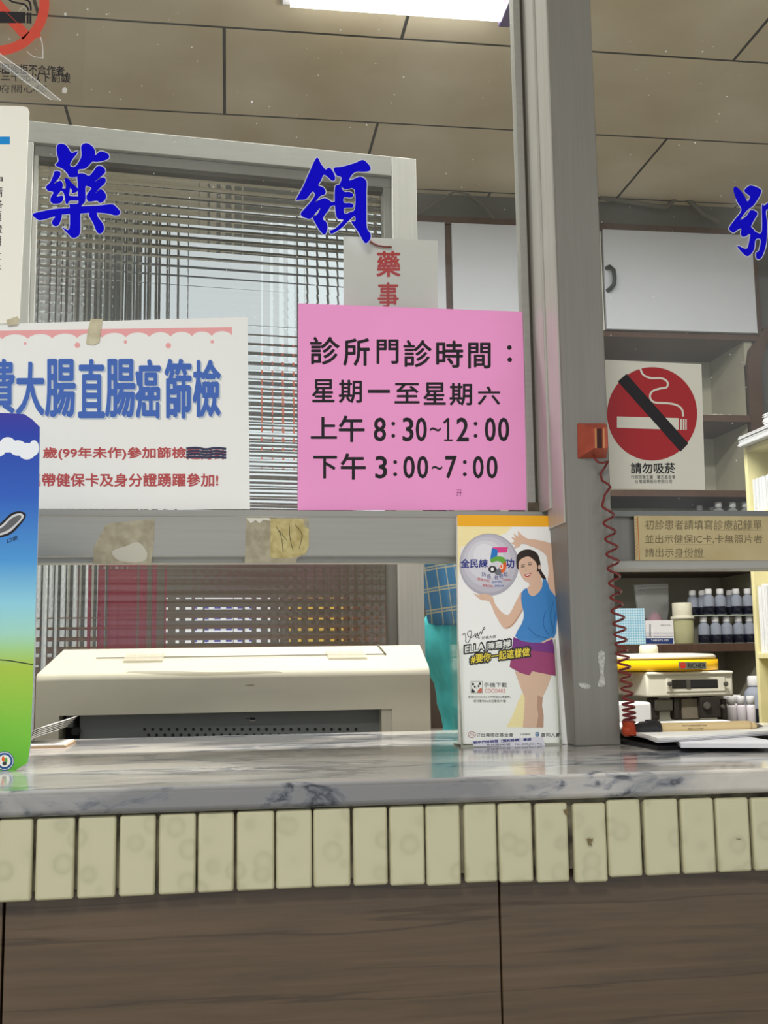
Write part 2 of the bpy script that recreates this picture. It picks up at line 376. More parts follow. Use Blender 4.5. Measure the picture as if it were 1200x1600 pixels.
g = MB(); g.box((-3.2, -3.2, 0), (-3.0, BACK+.2, CEIL), WARM); g.build('wall_left', kind='structure')
# back wall with a daylit window on the left
wx0 = at(205, 400, BACK).x; wx1 = at(700, 400, BACK).x
wz0 = at(400, 815, BACK).z; wz1 = at(400, 335, BACK).z
g = MB()
g.box((-3, BACK, 0), (wx0, BACK+.2, CEIL), WARM); g.box((wx1, BACK, 0), (3, BACK+.2, CEIL), WARM)
g.box((wx0, BACK, wz1), (wx1, BACK+.2, CEIL), mat('dark_header', (92, 90, 84), .8)); g.box((wx0, BACK, 0), (wx1, BACK+.2, wz0), mat('dark_dado', (88, 76, 66), .8))
g.build('wall_back', kind='structure')
w3 = thing('window_3', None, None, ((wx0+wx1)/2, BACK+.1, wz0), kind='structure')
g = MB(); DK = mat('dark_window_frame', (70, 62, 55), .6)
zt = at(400, 570, BACK).z
g.box((wx0, BACK+.05, zt-.06), (wx1, BACK+.13, zt+.02), DK)
for x in (wx0, wx0+.06, wx1-.5, wx1-.05): g.box((x, BACK+.05, wz0), (x+.045, BACK+.13, wz1), DK)
for k in range(5):
    z = wz0+(zt-wz0)*(k+.5)/5; g.box((wx0, BACK+.05, z-.025), (wx1, BACK+.13, z+.025), DK)
g.build('window_frame', w3)
g = MB(); g.box((wx0+.06, BACK+.085, zt), (wx0+.06+(wx1-wx0)*.42, BACK+.09, wz1), glass_mat('dimming_glass', (241, 240, 240), .005)); g.build('dimming_pane', w3)  # added pane, dims the daylight in this part of the window
g = MB(); a_ = at(60, 400, BACK).x; b_ = at(128, 400, BACK).x; c_ = at(176, 400, BACK).x
DJ = mat('door_jamb_dark', (62, 60, 58), .6)
g.box((a_-.3, BACK-.02, 0), (b_, BACK, 2.75), mat('door_grey_paint', (190, 192, 192), .5, var=.1, vscale=3, stretch=(12, 1, 1)))
for q_, w_ in ((b_, .05), (b_+.10, .02), (c_, .06), (a_+.05, .02)): g.box((q_, BACK-.05, 0), (q_+w_, BACK, 2.77), DJ)
g.build('door_1', kind='structure')

# =================================================================== PARTITION (rails, post, glass)
rail_t = at(300, 797, -.02).z; rail_b = at(300, 870, -.02).z; rail_bb = at(300, 881, 0).z
g = MB(); X0 = -1.0
w1 = thing('window_1', None, None, (0, 0, TOP), kind='structure')
g.box((X0, -.02, rail_b), (pl+.002, .02, rail_t-.006), ALUH, .0015)
g.box((X0, -.014, rail_t-.006), (pl+.002, -.006, rail_t+.001), ALUH, .0005)
g.box((X0, -.010, rail_bb), (pl+.002, .012, rail_b+.001), ALUH, .001)
g.build('bottom_rail', w1)
gx1 = at(812, 400, 0).x; gx2 = at(827, 400, 0).x
g = MB(); g.box((X0, -.0015, rail_t-.003), (gx1+.003, .0025, CEIL), GLASS); g.build('glass_pane', w1)
g = MB(); g.box((gx1, -.006, rail_t), (gx2-.003, .012, CEIL), ALUH, .001); g.build('side_stile', w1)
g = MB(); g.box((gx2-.003, -.004, rail_t), (gx2, .010, CEIL), RUBBER); g.box((gx1-.001, -.0065, rail_t), (gx2, -.005, rail_t+.012), GRIME); g.build('glazing_seal', w1)
# post
t1 = thing('trim_1', None, None, ((pl+pr)/2, PY, TOP), kind='structure')
g = MB(); g.box((pl, PY, TOP), (pr, .02, CEIL), ALUD, .0012)  # darker metal puts the poorly lit front's shade into the colour
g.build('post_tube', t1)
g = MB(); g.box((gx2, -.045, rail_t), (pl+.001, .02, CEIL), ALU, .001); g.box((pl-.0015, PY+.004, rail_t-.02), (pl+.001, -.03, CEIL), ALU, .0008); g.build('side_channel', t1)  # lighter metal puts the window light on this side into the colour
sm = mat('paint_smear', (196, 196, 190), .8, c2=(150, 150, 146), vscale=300)
d = Draw((0, PY-.0002, 0), sc=4, ox=900, oy=780)
d.poly([(140, 955), (175, 950), (180, 1000), (172, 1080), (182, 1150), (165, 1172), (135, 1165), (150, 1110), (145, 1040), (138, 1000)], sm, 1, 3)
d.poly([(15, 1150), (60, 1150), (90, 1165), (80, 1185), (40, 1180)], sm, 1, 3); d.build('paint_smear', t1)
# right window
w2 = thing('window_2', None, None, (pr, 0, TOP), kind='structure')
ra = at(1100, 797, -.02).z; rb = at(1100, 889, -.02).z; rc = at(1100, 877, -.02).z; rd = at(1100, 806, -.02).z
g = MB(); g.box((pr-.002, -.012, rc), (1.4, .02, rd), ALUD, .001)
g.box((pr-.002, -.018, rd-.001), (1.4, .02, ra), mat('rail_track', (120, 122, 120), .4, .6), .001)
g.box((pr-.002, -.02, rb), (1.4, .02, rc+.001), ALUH, .001); g.build('bottom_rail', w2)
g = MB(); g.box((pr-.002, -.0015, ra-.002), (1.4, .0025, CEIL), GLASS); g.build('glass_pane', w2)

# =================================================================== COUNTER
fy = lay(600, 1219, TOP).y; by = lay(600, 1143, TOP).y
g = MB(); cz = TOP-.0185
g.box((-1.0, fy, cz), (1.4, by, TOP), MARBLE, .0045, 3)
top = g.build('marble_countertop', label='grey veined white marble slab on top of the reception counter', cat='countertop')
ct = thing('reception_counter', 'reception counter base of brown stone-look panels edged with cream tiles', 'counter', (0, fy+.2, 0))
tyf = fy+.004
xe = [(-62-61*k, -6-61*k) for k in range(14, 0, -1)]+[(-62, -6), (-4, 50), (55, 116), (121, 181), (186, 243), (248, 306), (309, 366), (370, 429), (431, 488), (490, 548), (552, 606), (609, 664), (666, 720), (726, 777), (780, 833), (838, 889), (897, 949), (951, 1003), (1008, 1062), (1066, 1118), (1121, 1173), (1177, 1232), (1235, 1290)]+[(1235+57*k, 1290+57*k) for k in range(1, 8)]
g = MB()
for i, (a, b) in enumerate(xe):
    mid = (a+b)/2
    yt = 1281-.0425*mid if mid < 620 else 1254-.012*(mid-620)
    yb = 1410-.048*mid if mid < 560 else (1383 if mid < 722 else (1378.5 if mid < 950 else 1371-.045*(mid-950)))
    if 720 < mid < 950: yt = 1255.5
    y0 = tyf+random.uniform(0, .0012)+(0.001 if i in (25, 26, 30) else 0)
    p = at(a, yt, y0); q = at(b, yb, y0)
    lx = p.x; rx = q.x+.0003
    lx = at(a, (yt+yb)/2, y0).x; rx = at(b, (yt+yb)/2, y0).x
    g.box((lx, y0, q.z), (rx, y0+.007, min(p.z, cz-.0008)), TILE, .0022, 3)
g.build('tile_edging', ct)
g = MB(); g.box((-1.0, tyf+.0055, at(600, 1372, tyf).z), (1.4, tyf+.02, cz), mat('grout', (122, 116, 96), .9, c2=(52, 46, 38), vscale=45), 0); g.build('grout_bed', ct)
bot = at(600, 1372, tyf).z
py_ = tyf+.016
sx = [(-1.0, at(4, 1500, py_).x-.0008), (at(4, 1500, py_).x+.0008, at(783, 1500, py_).x-.0006), (at(783, 1500, py_).x+.0006, 1.4)]
for a, b in sx:
    g = MB(); g.box((a, py_, .02), (b, py_+.02, bot+.004), BROWN, .0006, 1); g.build('front_panel', ct)
g = MB(); g.box((-1.0, py_+.02, 0), (1.4, py_+.03, bot), mat('joint_shadow_board', (40, 34, 28), .9)); g.box((-1, by-.06, 0), (1.4, by-.04, cz), BROWN); g.build('carcass', ct)

CH = mat('chipped_glaze', (112, 100, 70), .9)
for pts in ([(916, 1312), (921, 1309), (924, 1311), (927, 1309), (926, 1314), (923, 1316), (926, 1322), (921, 1320), (918, 1322), (920, 1316)], [(880, 1266), (887, 1263), (888, 1272), (884, 1274)], [(1150, 1310), (1158, 1310), (1157, 1312), (1151, 1311.5)]):
    d = Draw((0, tyf-.0002, 0)); d.poly(pts, CH, 1); d.build('glaze_chip', ct)

# =================================================================== CEILING LAMP
fx0 = lay(440, -4, CEIL).x; fx1 = lay(797, 14, CEIL).x; fyy = lay(640, 10, CEIL).y
lm = thing('ceiling_light', 'bright fluorescent ceiling light at the top edge above the pink sheet', 'light', ((fx0+fx1)/2, fyy-.15, CEIL-.05))
g = MB(); LY0 = fyy-.32; LY1 = fyy+.012
WM = mat('lamp_housing', (215, 212, 215), .5)
g.box((fx0, LY0, CEIL-.012), (fx1, LY1, CEIL), WM, .003)
g.box((fx1-.03, LY0, CEIL-.045), (fx1, LY1-.02, CEIL-.012), mat('lamp_end_cap', (120, 105, 150), .4), .003); g.build('housing', lm)
g = MB()
for k in range(3):
    y = LY1-.05-.1*k; g.tube([(fx0+.02, y, CEIL-.032), (fx1-.03, y, CEIL-.032)], .014, mat('fluorescent_tube', (255, 252, 246), emit=14), 12)
g.build('tubes', lm)

# =================================================================== BLUE CHARACTERS
def blue(sc, ox, oy, loops, name, label, holes={}):
    d = Draw((0, -.0022, 0), sc=sc, ox=ox, oy=oy)
    for i, l in enumerate(loops):
        sl = smooth_loop(l, 4); hs = [smooth_loop(h, 3) for h in holes.get(i, [])]
        d.poly(grow(sl, 1.3*sc), HALO, 0+.05*i, holes=[grow(h, -1.0*sc) for h in hs]); d.poly(sl, BLUE, 2+.1*i, holes=hs)
    return d.build(name, label=label, cat='lettering', group='blue vinyl characters on the counter glass')
yao = [
 [(365,110),(385,78),(430,72),(480,95),(530,170),(560,175),(605,158),(600,190),(560,240),(525,300),(530,335),(575,340),(620,290),(655,210),(650,110),(680,72),(730,68),(790,110),(815,160),(818,205),(875,160),(950,180),(980,215),(965,250),(900,275),(830,285),(780,285),(740,330),(690,365),(620,378),(618,440),(600,460),(560,465),(510,460),(490,420),(440,370),(390,345),(350,320),(385,270),(365,180)],
 [(612,430),(680,420),(745,445),(800,385),(840,335),(890,335),(930,370),(930,410),(880,460),(810,520),(900,465),(940,490),(925,540),(870,590),(820,650),(875,605),(920,630),(945,690),(920,740),(870,765),(835,740),(740,750),(712,700),(730,650),(770,590),(715,568),(660,560),(612,520)],
 [(612,430),(700,440),(705,560),(700,600),(700,740),(655,800),(642,880),(640,1100),(610,1160),(550,1175),(510,1140),(430,1050),(512,1070),(515,800),(505,780),(612,770),(612,700),(612,520)],
 [(340,395),(395,395),(410,430),(385,480),(330,540),(375,515),(410,505),(435,540),(430,590),(400,640),(365,688),(430,680),(440,720),(410,765),(330,775),(290,745),(295,700),(325,640),(260,620),(240,575),(290,520),(325,440)],
 [(455,475),(505,485),(530,520),(590,575),(612,600),(600,635),(545,650),(545,620),(522,590),(515,640),(515,680),(620,690),(620,735),(520,740),(495,775),(470,770),(460,700),(440,640),(400,610),(410,590),(465,600),(470,540)],
 [(80,900),(160,870),(350,835),(520,825),(660,805),(860,795),(1010,780),(1060,810),(1110,870),(1090,905),(1040,910),(960,890),(800,880),(640,890),(520,895),(380,910),(270,945),(170,968),(120,945)],
 [(330,915),(420,900),(415,960),(385,1025),(340,1037),(308,1005),(315,970),(345,930)],
 [(740,905),(770,875),(830,880),(850,935),(900,1000),(920,1060),(900,1110),(860,1125),(830,1095),(790,1000)]]
blue(7.5, 40, 215, yao, 'vinyl_character', 'leftmost blue brush character, the one for medicine, on the glass over the patterned screen')
ling = [
 [(280,80),(330,150),(380,210),(410,190),(450,215),(485,290),(480,325),(450,335),(410,300),(360,270),(330,330),(300,385),(350,405),(378,445),(370,485),(320,505),(265,570),(300,550),(370,525),(420,550),(450,570),(500,562),(500,602),(440,615),(410,660),(350,750),(390,795),(400,860),(370,930),(320,890),(270,810),(240,740),(290,700),(320,635),(270,690),(220,750),(170,750),(120,725),(105,695),(150,640),(220,560),(260,490),(235,455),(190,510),(155,540),(90,545),(55,540),(130,400),(200,240)],
 [(470,195),(560,180),(700,140),(790,105),(850,150),(875,190),(865,225),(800,235),(720,235),(670,270),(640,330),(700,310),(770,290),(830,340),(830,450),(830,650),(835,850),(875,920),(870,980),(825,1025),(790,990),(740,900),(665,790),(705,780),(700,725),(640,770),(560,850),(480,905),(440,920),(425,885),(480,865),(540,810),(575,765),(510,750),(490,680),(480,560),(485,400),(530,375),(555,300),(500,275)]]
blue(7.06, 455, 235, ling, 'vinyl_character', 'middle blue brush character on the glass, directly above the pink sheet', {1: [[(552,400),(600,432),(697,430),(703,640),(650,680),(592,698),(582,640),(630,632),(678,630),(688,600),(650,580),(582,576),(584,517),(650,522),(683,505),(678,475),(640,457),(584,455)]]})
hao = [
 [(190,150),(230,135),(300,190),(370,280),(435,395),(478,320),(460,290),(375,210),(450,125),(520,115),(620,150),(680,200),(665,270),(610,370),(540,470),(460,530),(390,600),(310,715),(340,712),(420,650),(480,560),(540,553),(600,590),(610,630),(570,700),(500,840),(540,890),(590,945),(690,930),(692,480),(740,470),(800,420),(900,400),(900,540),(770,550),(785,800),(775,1100),(740,1270),(690,1390),(630,1430),(590,1400),(590,1310),(640,1270),(670,1080),(580,1080),(560,1220),(520,1310),(440,1375),(370,1340),(310,1280),(250,1195),(300,1200),(370,1235),(430,1230),(465,1100),(480,980),(400,1020),(340,1025),(315,970),(320,880),(250,910),(190,955),(140,930),(105,870),(200,730),(325,555),(250,400),(190,230)],
 [(800,470),(900,430),(1100,420),(1150,470),(1050,520),(900,530),(800,545)], [(900,250),(1000,200),(1060,260),(1040,900),(960,1200),(860,1330),(840,1290),(930,1050),(960,600),(940,320)]]
blue(11.43, 1130, 280, hao, 'vinyl_character', 'blue brush character cut off by the right edge, on the right-hand glass')

# =================================================================== PAPERS ON THE GLASS
# pink sheet
d = Draw((0, -.0036, 0))
d.sheet([(466, 474), (817, 487), (823, 797), (465, 797)], PINK)
d.chars([('診',485,527,530,569),('所',537,529,577,571),('門',589,531,622,568),('診',631,532,674,573),('時',682,533,723,574),('間',732,536,766,575)], BLACK, bold=.02)
d.disc(796, 543, 3.6, 3.6, BLACK, 2, k=16); d.disc(796.5, 562, 3.6, 3.6, BLACK, 2, k=16)
d.chars([('星',488,593,522,628),('期',530,594,565,629),('一',575,609,609,614),('至',617,599,655,630),('星',662,598,696,632),('期',703,599,737,633),('六',747,604,781,632)], BLACK, bold=.02)
d.chars([('上',486,652,526,685),('午',530,650,569,690)]+[(c, 400+a*.375, y0, 400+b*.375, y1) for c, a, b, y0, y1 in (('8',492,540,653,689),('3',612,655,653,689),('0',667,710,653,689),('~',725,770,668,674),('2',837,885,653,689),('0',955,997,653,689),('0',1010,1053,653,689))], BLACK, bold=.02)
d.chars([('下',490,713,526,747),('午',533,709,571,749)]+[(c, 400+a*.375, y0, 400+b*.375, y1) for c, a, b, y0, y1 in (('3',498,545,713,747),('0',615,660,713,747),('0',673,716,713,747),('~',733,776,728,734),('7',790,835,713,747),('0',905,947,713,747),('0',962,1005,713,747))], BLACK, bold=.02)
d.rect(698.5, 653, 702, 689, BLACK, 2); d.poly([(692.5, 659.5), (699, 653), (702, 653), (699, 658.5), (694, 662)], BLACK, 2.3); d.rect(694, 686.5, 707, 689, BLACK, 2.2)
for x, y in ((572, 662), (915, 662), (580, 722), (870, 722)):
    for q in (0, 19): d.disc(400+x*.375, y+q, 3, 3, BLACK, 2, k=14)
d.text('开', 713, 765, 722, 775, mat('purple_stamp', (120, 40, 110), .6))
d.build('notice_sheet', label='bright pink paper sheet of clinic opening hours taped on the glass', cat='notice')

# translucent plate behind it
d = Draw((0, .012, 0)); PLATE = mat('plate_plastic', (208, 203, 196), .4)
d.sheet([(537, 369), (684, 376), (684, 720), (537, 720)], PLATE, .002)
RED = mat('red_ink', (178, 24, 30), .5)
d.text('藥', 589, 393, 625, 432, RED, bold=.025); d.text('事', 591, 442, 622, 480, RED, bold=.025)
d.build('name_plate', label='beige plastic plate with red characters peeking above the pink sheet', cat='sign')
g = MB(); RC = mat('red_cord', (120, 20, 25), .5)
g.tube([at(x, y, .009) for x, y in ((572, 370), (580, 379), (590, 384), (600, 385.5), (612, 386))], .0011, RC, 8); g.build('red_string', label='short dark red string lying over the top of the beige plate', cat='string')

# laminated screening notice
TAPE = mat('old_tape', (206, 198, 170), .5, c2=(186, 176, 146), vscale=90)
nt_ = thing('laminated_notice', 'white laminated poster with tall blue title and pink scalloped border', 'poster', at(200, 795, -.004))
d = Draw((0, -.004, 0), sc=3, ox=0, oy=400); NW = mat('notice_paper', (242, 242, 238), .45)
d.sheet([(-420, 330), (1160, 286), (1172, 1187), (-420, 1182)], NW)
SAL = mat('salmon_print', (240, 168, 168), .5)
def topy(x): return 350-.0155*x
cusps = [-105, 10, 130, 245, 362, 478, 590, 700, 800, 900, 992, 1088]
pts = [(-420, topy(-420)), (-420, 390), (-105, 392)]
for a, b in zip(cusps, cusps[1:]):
    for k in range(1, 9):
        t = k/8; x = a+(b-a)*t; pts.append((x, topy(x)+38-20*math.sin(math.pi*t)**.7 if t < 1 else topy(x)+40))
pts += [(1088, topy(1088))]
d.poly(pts, SAL, 1)
for x, y, r in ((118, 410, 7), (363, 418, 13), (588, 403, 8), (789, 420, 13), (995, 402, 8)): d.disc(x, y, r, r, SAL, 1, k=20)
NB = mat('blue_print', (48, 98, 186), .5); SH = mat('title_shadow_print', (190, 200, 208), .6)
T = [('費',-62,487,65,735),('大',78,500,205,745),('腸',215,487,350,750),('直',370,487,487,755),('腸',497,487,630,752),('癌',637,487,748,757),('篩',775,485,893,757),('檢',908,490,1030,752)]
d.chars(T, SH, 2, .02, 7, 7); d.chars(T, NB, 3, .02)
NR = mat('red_print', (186, 62, 62), .5)
d.text('歲(99年未作)參加篩檢', 203, 897, 872, 955, NR, 2, .03)
d.text('起另計', 878, 899, 1060, 953, NR, 2, .03)
NV = mat('marker_ink', (22, 26, 70), .5)
for k in range(4): d.line([(873, 903+14*k), (920, 899+14*k), (965, 906+13*k), (1010, 900+14*k), (1060, 904+14*k)], 11, NV, 3, 4)
d.text('帶健保卡及身分證踴躍參加!', 198, 1020, 1022, 1080, NR, 2, .03)
d.text('攜', 130, 1020, 188, 1080, NR, 2, .03)
d.build('printed_sheet', nt_)
d = Draw((0, -.0046, 0), sc=3, ox=0, oy=400)
d.sheet([(-430, 320), (1168, 276), (1182, 1196), (-430, 1192)], PLASTICFILM, .0001)
d.build('laminate_film', nt_)
d = Draw((0, -.0050, 0), sc=3, ox=0, oy=400)
d.sheet([(425, 293), (455, 296), (482, 294), (472, 350), (466, 405), (440, 418), (403, 412), (412, 350)], TAPE, .0002); d.build('tape', nt_)

# white card, far left
d = Draw((0, -.0062, 0))
d.sheet([(-75, 163), (36, 166), (43, 168), (45.5, 174), (40, 300), (30, 498), (27, 504), (-75, 510)], CREAM, .002)
d.rect(-20, 213.5, 15.5, 225.5, mat('cyan_print', (20, 140, 215), .5))
d.chars([('申',-10,275,4,286),('請',-12,292,4,308),('各',-10,312,5,325),('項',-12,330,2.5,346),('證',-12,351,3.5,364),('明',-12,369,1.5,384),('文',-10,393,2,406),('件',-12,412,2,426)], BLACK, bold=.0)
d.poly([(10, 500), (27, 494), (31, 500), (27, 507), (12, 509)], TAPE, 1)
d.build('information_card', label='cream card with rounded corners and a blue bar at the left edge', cat='card')

# clear acetate no-smoking sign, top left
d = Draw((0, -.012, 0))
ac = thing('acetate_sign', 'transparent no-smoking sign with red ring, hung at top left', 'sign', at(60, 157, -.012))
d.sheet([(-160, -120), (137, -120), (135, 0), (129.5, 157.5), (0, 149.5), (-160, 144)], PLASTICFILM, .0012); d.build('clear_sheet', ac)
d = Draw((0, -.0124, 0)); RR = mat('red_ring_print', (205, 78, 62), .5); BK2 = mat('faded_black_print', (38, 36, 40), .6)
d.disc(-5, 5, 82, 82, RR, 1, rin=.81, k=64)
d.poly([(-60, -42), (-48, -54), (46, 50), (36, 62)], RR, 1)
d.poly([(-45, 18), (8, 18), (27, 36), (-45, 36)], BK2, 2); d.poly([(9, 18), (39.5, 19), (39.5, 36), (28, 36)], BK2, 2)
d.rect(41.5, 19.5, 44.8, 36.5, BK2, 2); d.rect(46, 20, 49.3, 36.8, BK2, 2)
d.line([(10, -6), (18, 2), (30, 5), (38, 7), (43, 12), (43.3, 17)], 3, BK2, 2, 5); d.line([(22, -8), (34, -3), (45, 2), (48, 10), (48, 17)], 3, BK2, 2, 5)
d.text('規阻面拒不合作者，', -12, 98, 106, 113, BK2, bold=.02, slope=.05); d.text('三千元以下罰鍰', 2, 112, 110, 126, BK2, bold=.02, slope=.03); d.text('府關心您', -2, 132, 73, 145, BK2, bold=.0)
d.build('print', ac)
d = Draw((0, -.0132, 0)); TP = mat('clear_tape', (205, 208, 205), .2, alpha=.28)
d.poly([(-30, 68), (0, 82), (30, 104), (58, 124), (82, 146), (98, 157.5), (78, 156), (52, 139), (20, 116), (-30, 90)], TP, 1)
d.line([(-5, 92), (35, 124), (80, 156)], .8, WHITE, 2); d.line([(0, 85), (40, 112), (95, 157)], .8, WHITE, 2)
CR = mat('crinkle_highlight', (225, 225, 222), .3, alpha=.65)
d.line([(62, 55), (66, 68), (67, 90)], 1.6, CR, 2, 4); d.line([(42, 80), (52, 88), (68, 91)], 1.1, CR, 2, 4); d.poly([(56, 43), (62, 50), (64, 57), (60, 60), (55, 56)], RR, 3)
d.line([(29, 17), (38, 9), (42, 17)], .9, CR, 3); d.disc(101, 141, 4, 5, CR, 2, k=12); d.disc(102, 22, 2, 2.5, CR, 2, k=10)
d.build('sticky_tape', ac)

# red no-smoking sign
d = Draw((0, -.0026, 0), sc=3, ox=800, oy=400); SW = mat('sign_white', (205, 203, 190), .5); SR = mat('sign_red', (158, 26, 34), .45)
d.sheet([(425, 486), (888, 507), (905, 1097), (440, 1090)], SW, .0008)
d.disc(657, 740, 211, 219, SR, 1, k=72)
d.poly([(492, 752), (782, 760), (782, 815), (492, 805)], SW, 2)
for a, b in ((789, 797), (801, 808), (812, 819)): d.poly([(a, 764), (b, 764), (b, 815), (a, 815)], SW, 2)
d.line([(601, 527), (615, 556), (650, 572), (700, 573), (728, 590), (725, 615), (690, 622), (657, 635), (647, 662), (668, 686), (730, 690), (775, 700), (798, 722), (802, 752)], 9, SW, 2, 5)
d.poly([(537, 552), (496, 588), (790, 917), (827, 878)], BLACK, 3)
d.text('請勿吸菸', 558, 970, 765, 1019, BLACK, bold=.02); GI = mat('grey_ink', (72, 70, 70), .6)
d.text('行政院衛生署　董氏基金會', 558, 1027, 766, 1045, GI); d.text('台灣諾華股份有限公司', 577, 1048, 750, 1066, GI)
d.build('no_smoking_sign', label='white no-smoking sign with a solid red disc, right of the post', cat='sign')

# beige notice on the right rail
d = Draw((0, -.0195, 0), sc=4, ox=900, oy=780); BG = mat('yellowed_paper', (186, 172, 132), .7, c2=(170, 154, 112), vscale=14)
GT = mat('faded_ink', (112, 102, 76), .7); OS = mat('orange_print', (190, 110, 60), .6)
d.sheet([(363, 103), (1290, 106), (1290, 382), (372, 382)], BG, .0006)
d.line([(385, 106), (397, 381)], 5, OS)
for k in range(12): d.line([(372, 130+21*k), (388, 112+21*k)], 3, OS)
d.text('初診患者請填寫診療記錄單', 432, 130, 1162, 190, GT); d.text('並出示健保IC卡,卡無照片者', 432, 222, 1166, 278, GT); d.text('請出示身份證', 432, 305, 796, 362, GT)
for a, b, y in ((865, 1162, 193), (615, 856, 285), (620, 806, 366)): d.line([(a, y), (b, y)], 2.5, GT)
d.build('rail_notice', label='yellowed paper strip with three lines of writing on the right rail', cat='notice')

# paper remnants on the left rail
d = Draw((0, -.0204, 0), sc=3.43, ox=0, oy=780); RM = mat('torn_paper', (172, 164, 142), .9, c2=(150, 142, 120), vscale=110)
d.sheet([(570, 132), (700, 118), (828, 104), (826, 220), (810, 348), (690, 348), (502, 346), (500, 260), (560, 150)], RM, .0003)
d.poly([(600, 280), (680, 250), (740, 230), (790, 290), (760, 335), (640, 330)], mat('paper_fibre', (190, 186, 172), .9), 1, 3)
d.build('paper_remnant', label='torn grey-beige paper remnant on the left part of the rail', cat='paper scrap')
d = Draw((0, -.0204, 0), sc=3.243, ox=350, oy=780)
d.sheet([(112, 90), (270, 93), (428, 97), (430, 200), (425, 260), (370, 300), (365, 323), (105, 322)], RM, .0003)
d.poly([(235, 100), (400, 100), (410, 140), (430, 150), (430, 240), (410, 280), (330, 300), (235, 296)], mat('glue_stain', (196, 184, 132), .8, c2=(168, 152, 98), vscale=120), 1)
for a in ([(265, 140), (290, 190), (300, 270)], [(330, 120), (335, 200), (350, 260)], [(360, 130), (395, 180), (380, 250)], [(280, 160), (320, 210)]): d.line(a, 3, GRIME, 2, 4)
d.poly([(112, 95), (230, 95), (236, 110), (200, 104), (180, 122), (160, 106), (135, 122), (120, 104)], mat('paper_white_edge', (214, 212, 200), .8), 2)
d.build('paper_remnant', label='yellow-stained paper remnant on the rail left of the pink sheet', cat='paper scrap')

# =================================================================== BROCHURE AND HOLDER
hb = lay(720, 1168, TOP); hr = lay(899, 1168.5, TOP); HY = hb.y
ho = thing('brochure_holder', 'clear acrylic leaflet holder standing against the post on the marble', 'holder', ((hb.x+hr.x)/2, HY, TOP))
yb_ = HY+.036; Hh = .215
g = MB(); T_ = .0022
def slab(x0, x1, ya, yb2, z0, z1, lean0, lean1, m, bev=0):
    g.hexa([(x0, ya+lean0, z0), (x1, ya+lean0, z0), (x1, yb2+lean0, z0), (x0, yb2+lean0, z0), (x0, ya+lean1, z1), (x1, ya+lean1, z1), (x1, yb2+lean1, z1), (x0, yb2+lean1, z1)], m, bev)
hx0, hx1 = hb.x, hr.x-.002
zf = at(800, 1000, HY).z
slab(hx0, hx1, HY, HY+T_, TOP, zf, 0, .008, ACRYL); g.build('front_lip', ho)
g = MB(); slab(hx0, hx1, yb_, yb_+T_, TOP, TOP+.155, 0, .012, ACRYL); g.build('back_plate', ho)
for x in (hx0, hx1-T_):
    g = MB(); g.hexa([(x, HY, TOP), (x+T_, HY, TOP), (x+T_, yb_, TOP), (x, yb_, TOP), (x, HY+.012, TOP+.155), (x+T_, HY+.012, TOP+.155), (x+T_, yb_+.012, TOP+.155), (x, yb_+.012, TOP+.155)], ACRYL)
    g.box((x, HY-.0004, TOP), (x+T_, HY+.0006, TOP+.01), ACRYLEDGE)
    for (ya, za, yb3, zb) in ((HY, TOP, HY+.008, zf), ):
        g.tube([(x+T_/2, ya, za+.001), (x+T_/2, yb3, zb)], .0009, ACRYLEDGE, 6)
    g.build('side_panel', ho)
g = MB(); g.box((hx0, HY, TOP), (hx1, yb_, TOP+.002), ACRYLEDGE); g.build('base', ho)

pbY = HY+.0055
p_bot = at(800, 1164, pbY); ph = .213
ptop = None
tilt = .034
nB = Vector((0, -math.cos(math.atan2(tilt, ph)), math.sin(math.atan2(tilt, ph))))
br = thing('brochure', 'tall health brochure with orange top band showing a woman lifting a ball', 'brochure', (p_bot.x, pbY+.003, TOP+.002))
d = Draw((0, pbY, TOP+.003), nB, sc=4, ox=640, oy=780)
PW = mat('brochure_paper', (243, 242, 240), .3)
d.sheet([(297, 102), (303, 98), (940, 104), (946, 110), (990, 1530), (312, 1530)], PW, .0006)
OR = mat('brochure_orange', (246, 178, 38), .4); d.poly([(297, 102), (303, 98), (940, 104), (946, 110), (948, 172), (299, 169)], OR, 1)
HT = mat('halftone_print', (250, 235, 178), .4); HT2 = mat('halftone_dot_print', (243, 222, 160), .4)
d.poly([(299, 169), (640, 172), (600, 215), (320, 300), (301, 560)], HT, .6)
for i in range(24):
    for j in range(20):
        x = 306+i*13+(j % 2)*6.5; y = 178+j*13
        if x < 640-1.6*(y-170) and y < 430: d.disc(x, y, 3.6, 3.6, HT2, .8, k=6)
d.poly([(700, 1215), (740, 1235), (720, 1330), (712, 1425), (605, 1425), (640, 1360)], HT, .6)
for i in range(10):
    for j in range(15):
        x = 620+i*13+(j % 2)*6; y = 1230+j*13
        if x > 700-(y-1215)*.42 and x < 712: d.disc(x, y, 3.6, 3.6, HT2, .8, k=6)
BL = [mat('ball_print_%s' % n, c, .35) for n, c in (('edge', (176, 172, 184)), ('rim', (190, 187, 198)), ('body', (203, 200, 210)), ('light', (216, 214, 222)), ('shine', (229, 227, 233)))]
for k, (r, dx, dy) in enumerate(((1, 0, 0), (.93, -4, -6), (.8, -12, -18), (.62, -22, -30), (.36, -30, -60))): d.disc(497+dx, 409+dy, 186*r, 195*r, BL[k], 1+.3*k)
SK = mat('skin_print', (222, 184, 160), .4); SK2 = mat('skin_dark_print', (188, 146, 122), .4); HR = mat('hair_print', (45, 32, 28), .4)
d.poly([(735,250),(800,255),(880,275),(915,295),(932,350),(941,450),(938,560),(925,625),(890,610),(862,540),(868,450),(860,380),(848,345),(800,310),(730,282)], SK, 3, 3)
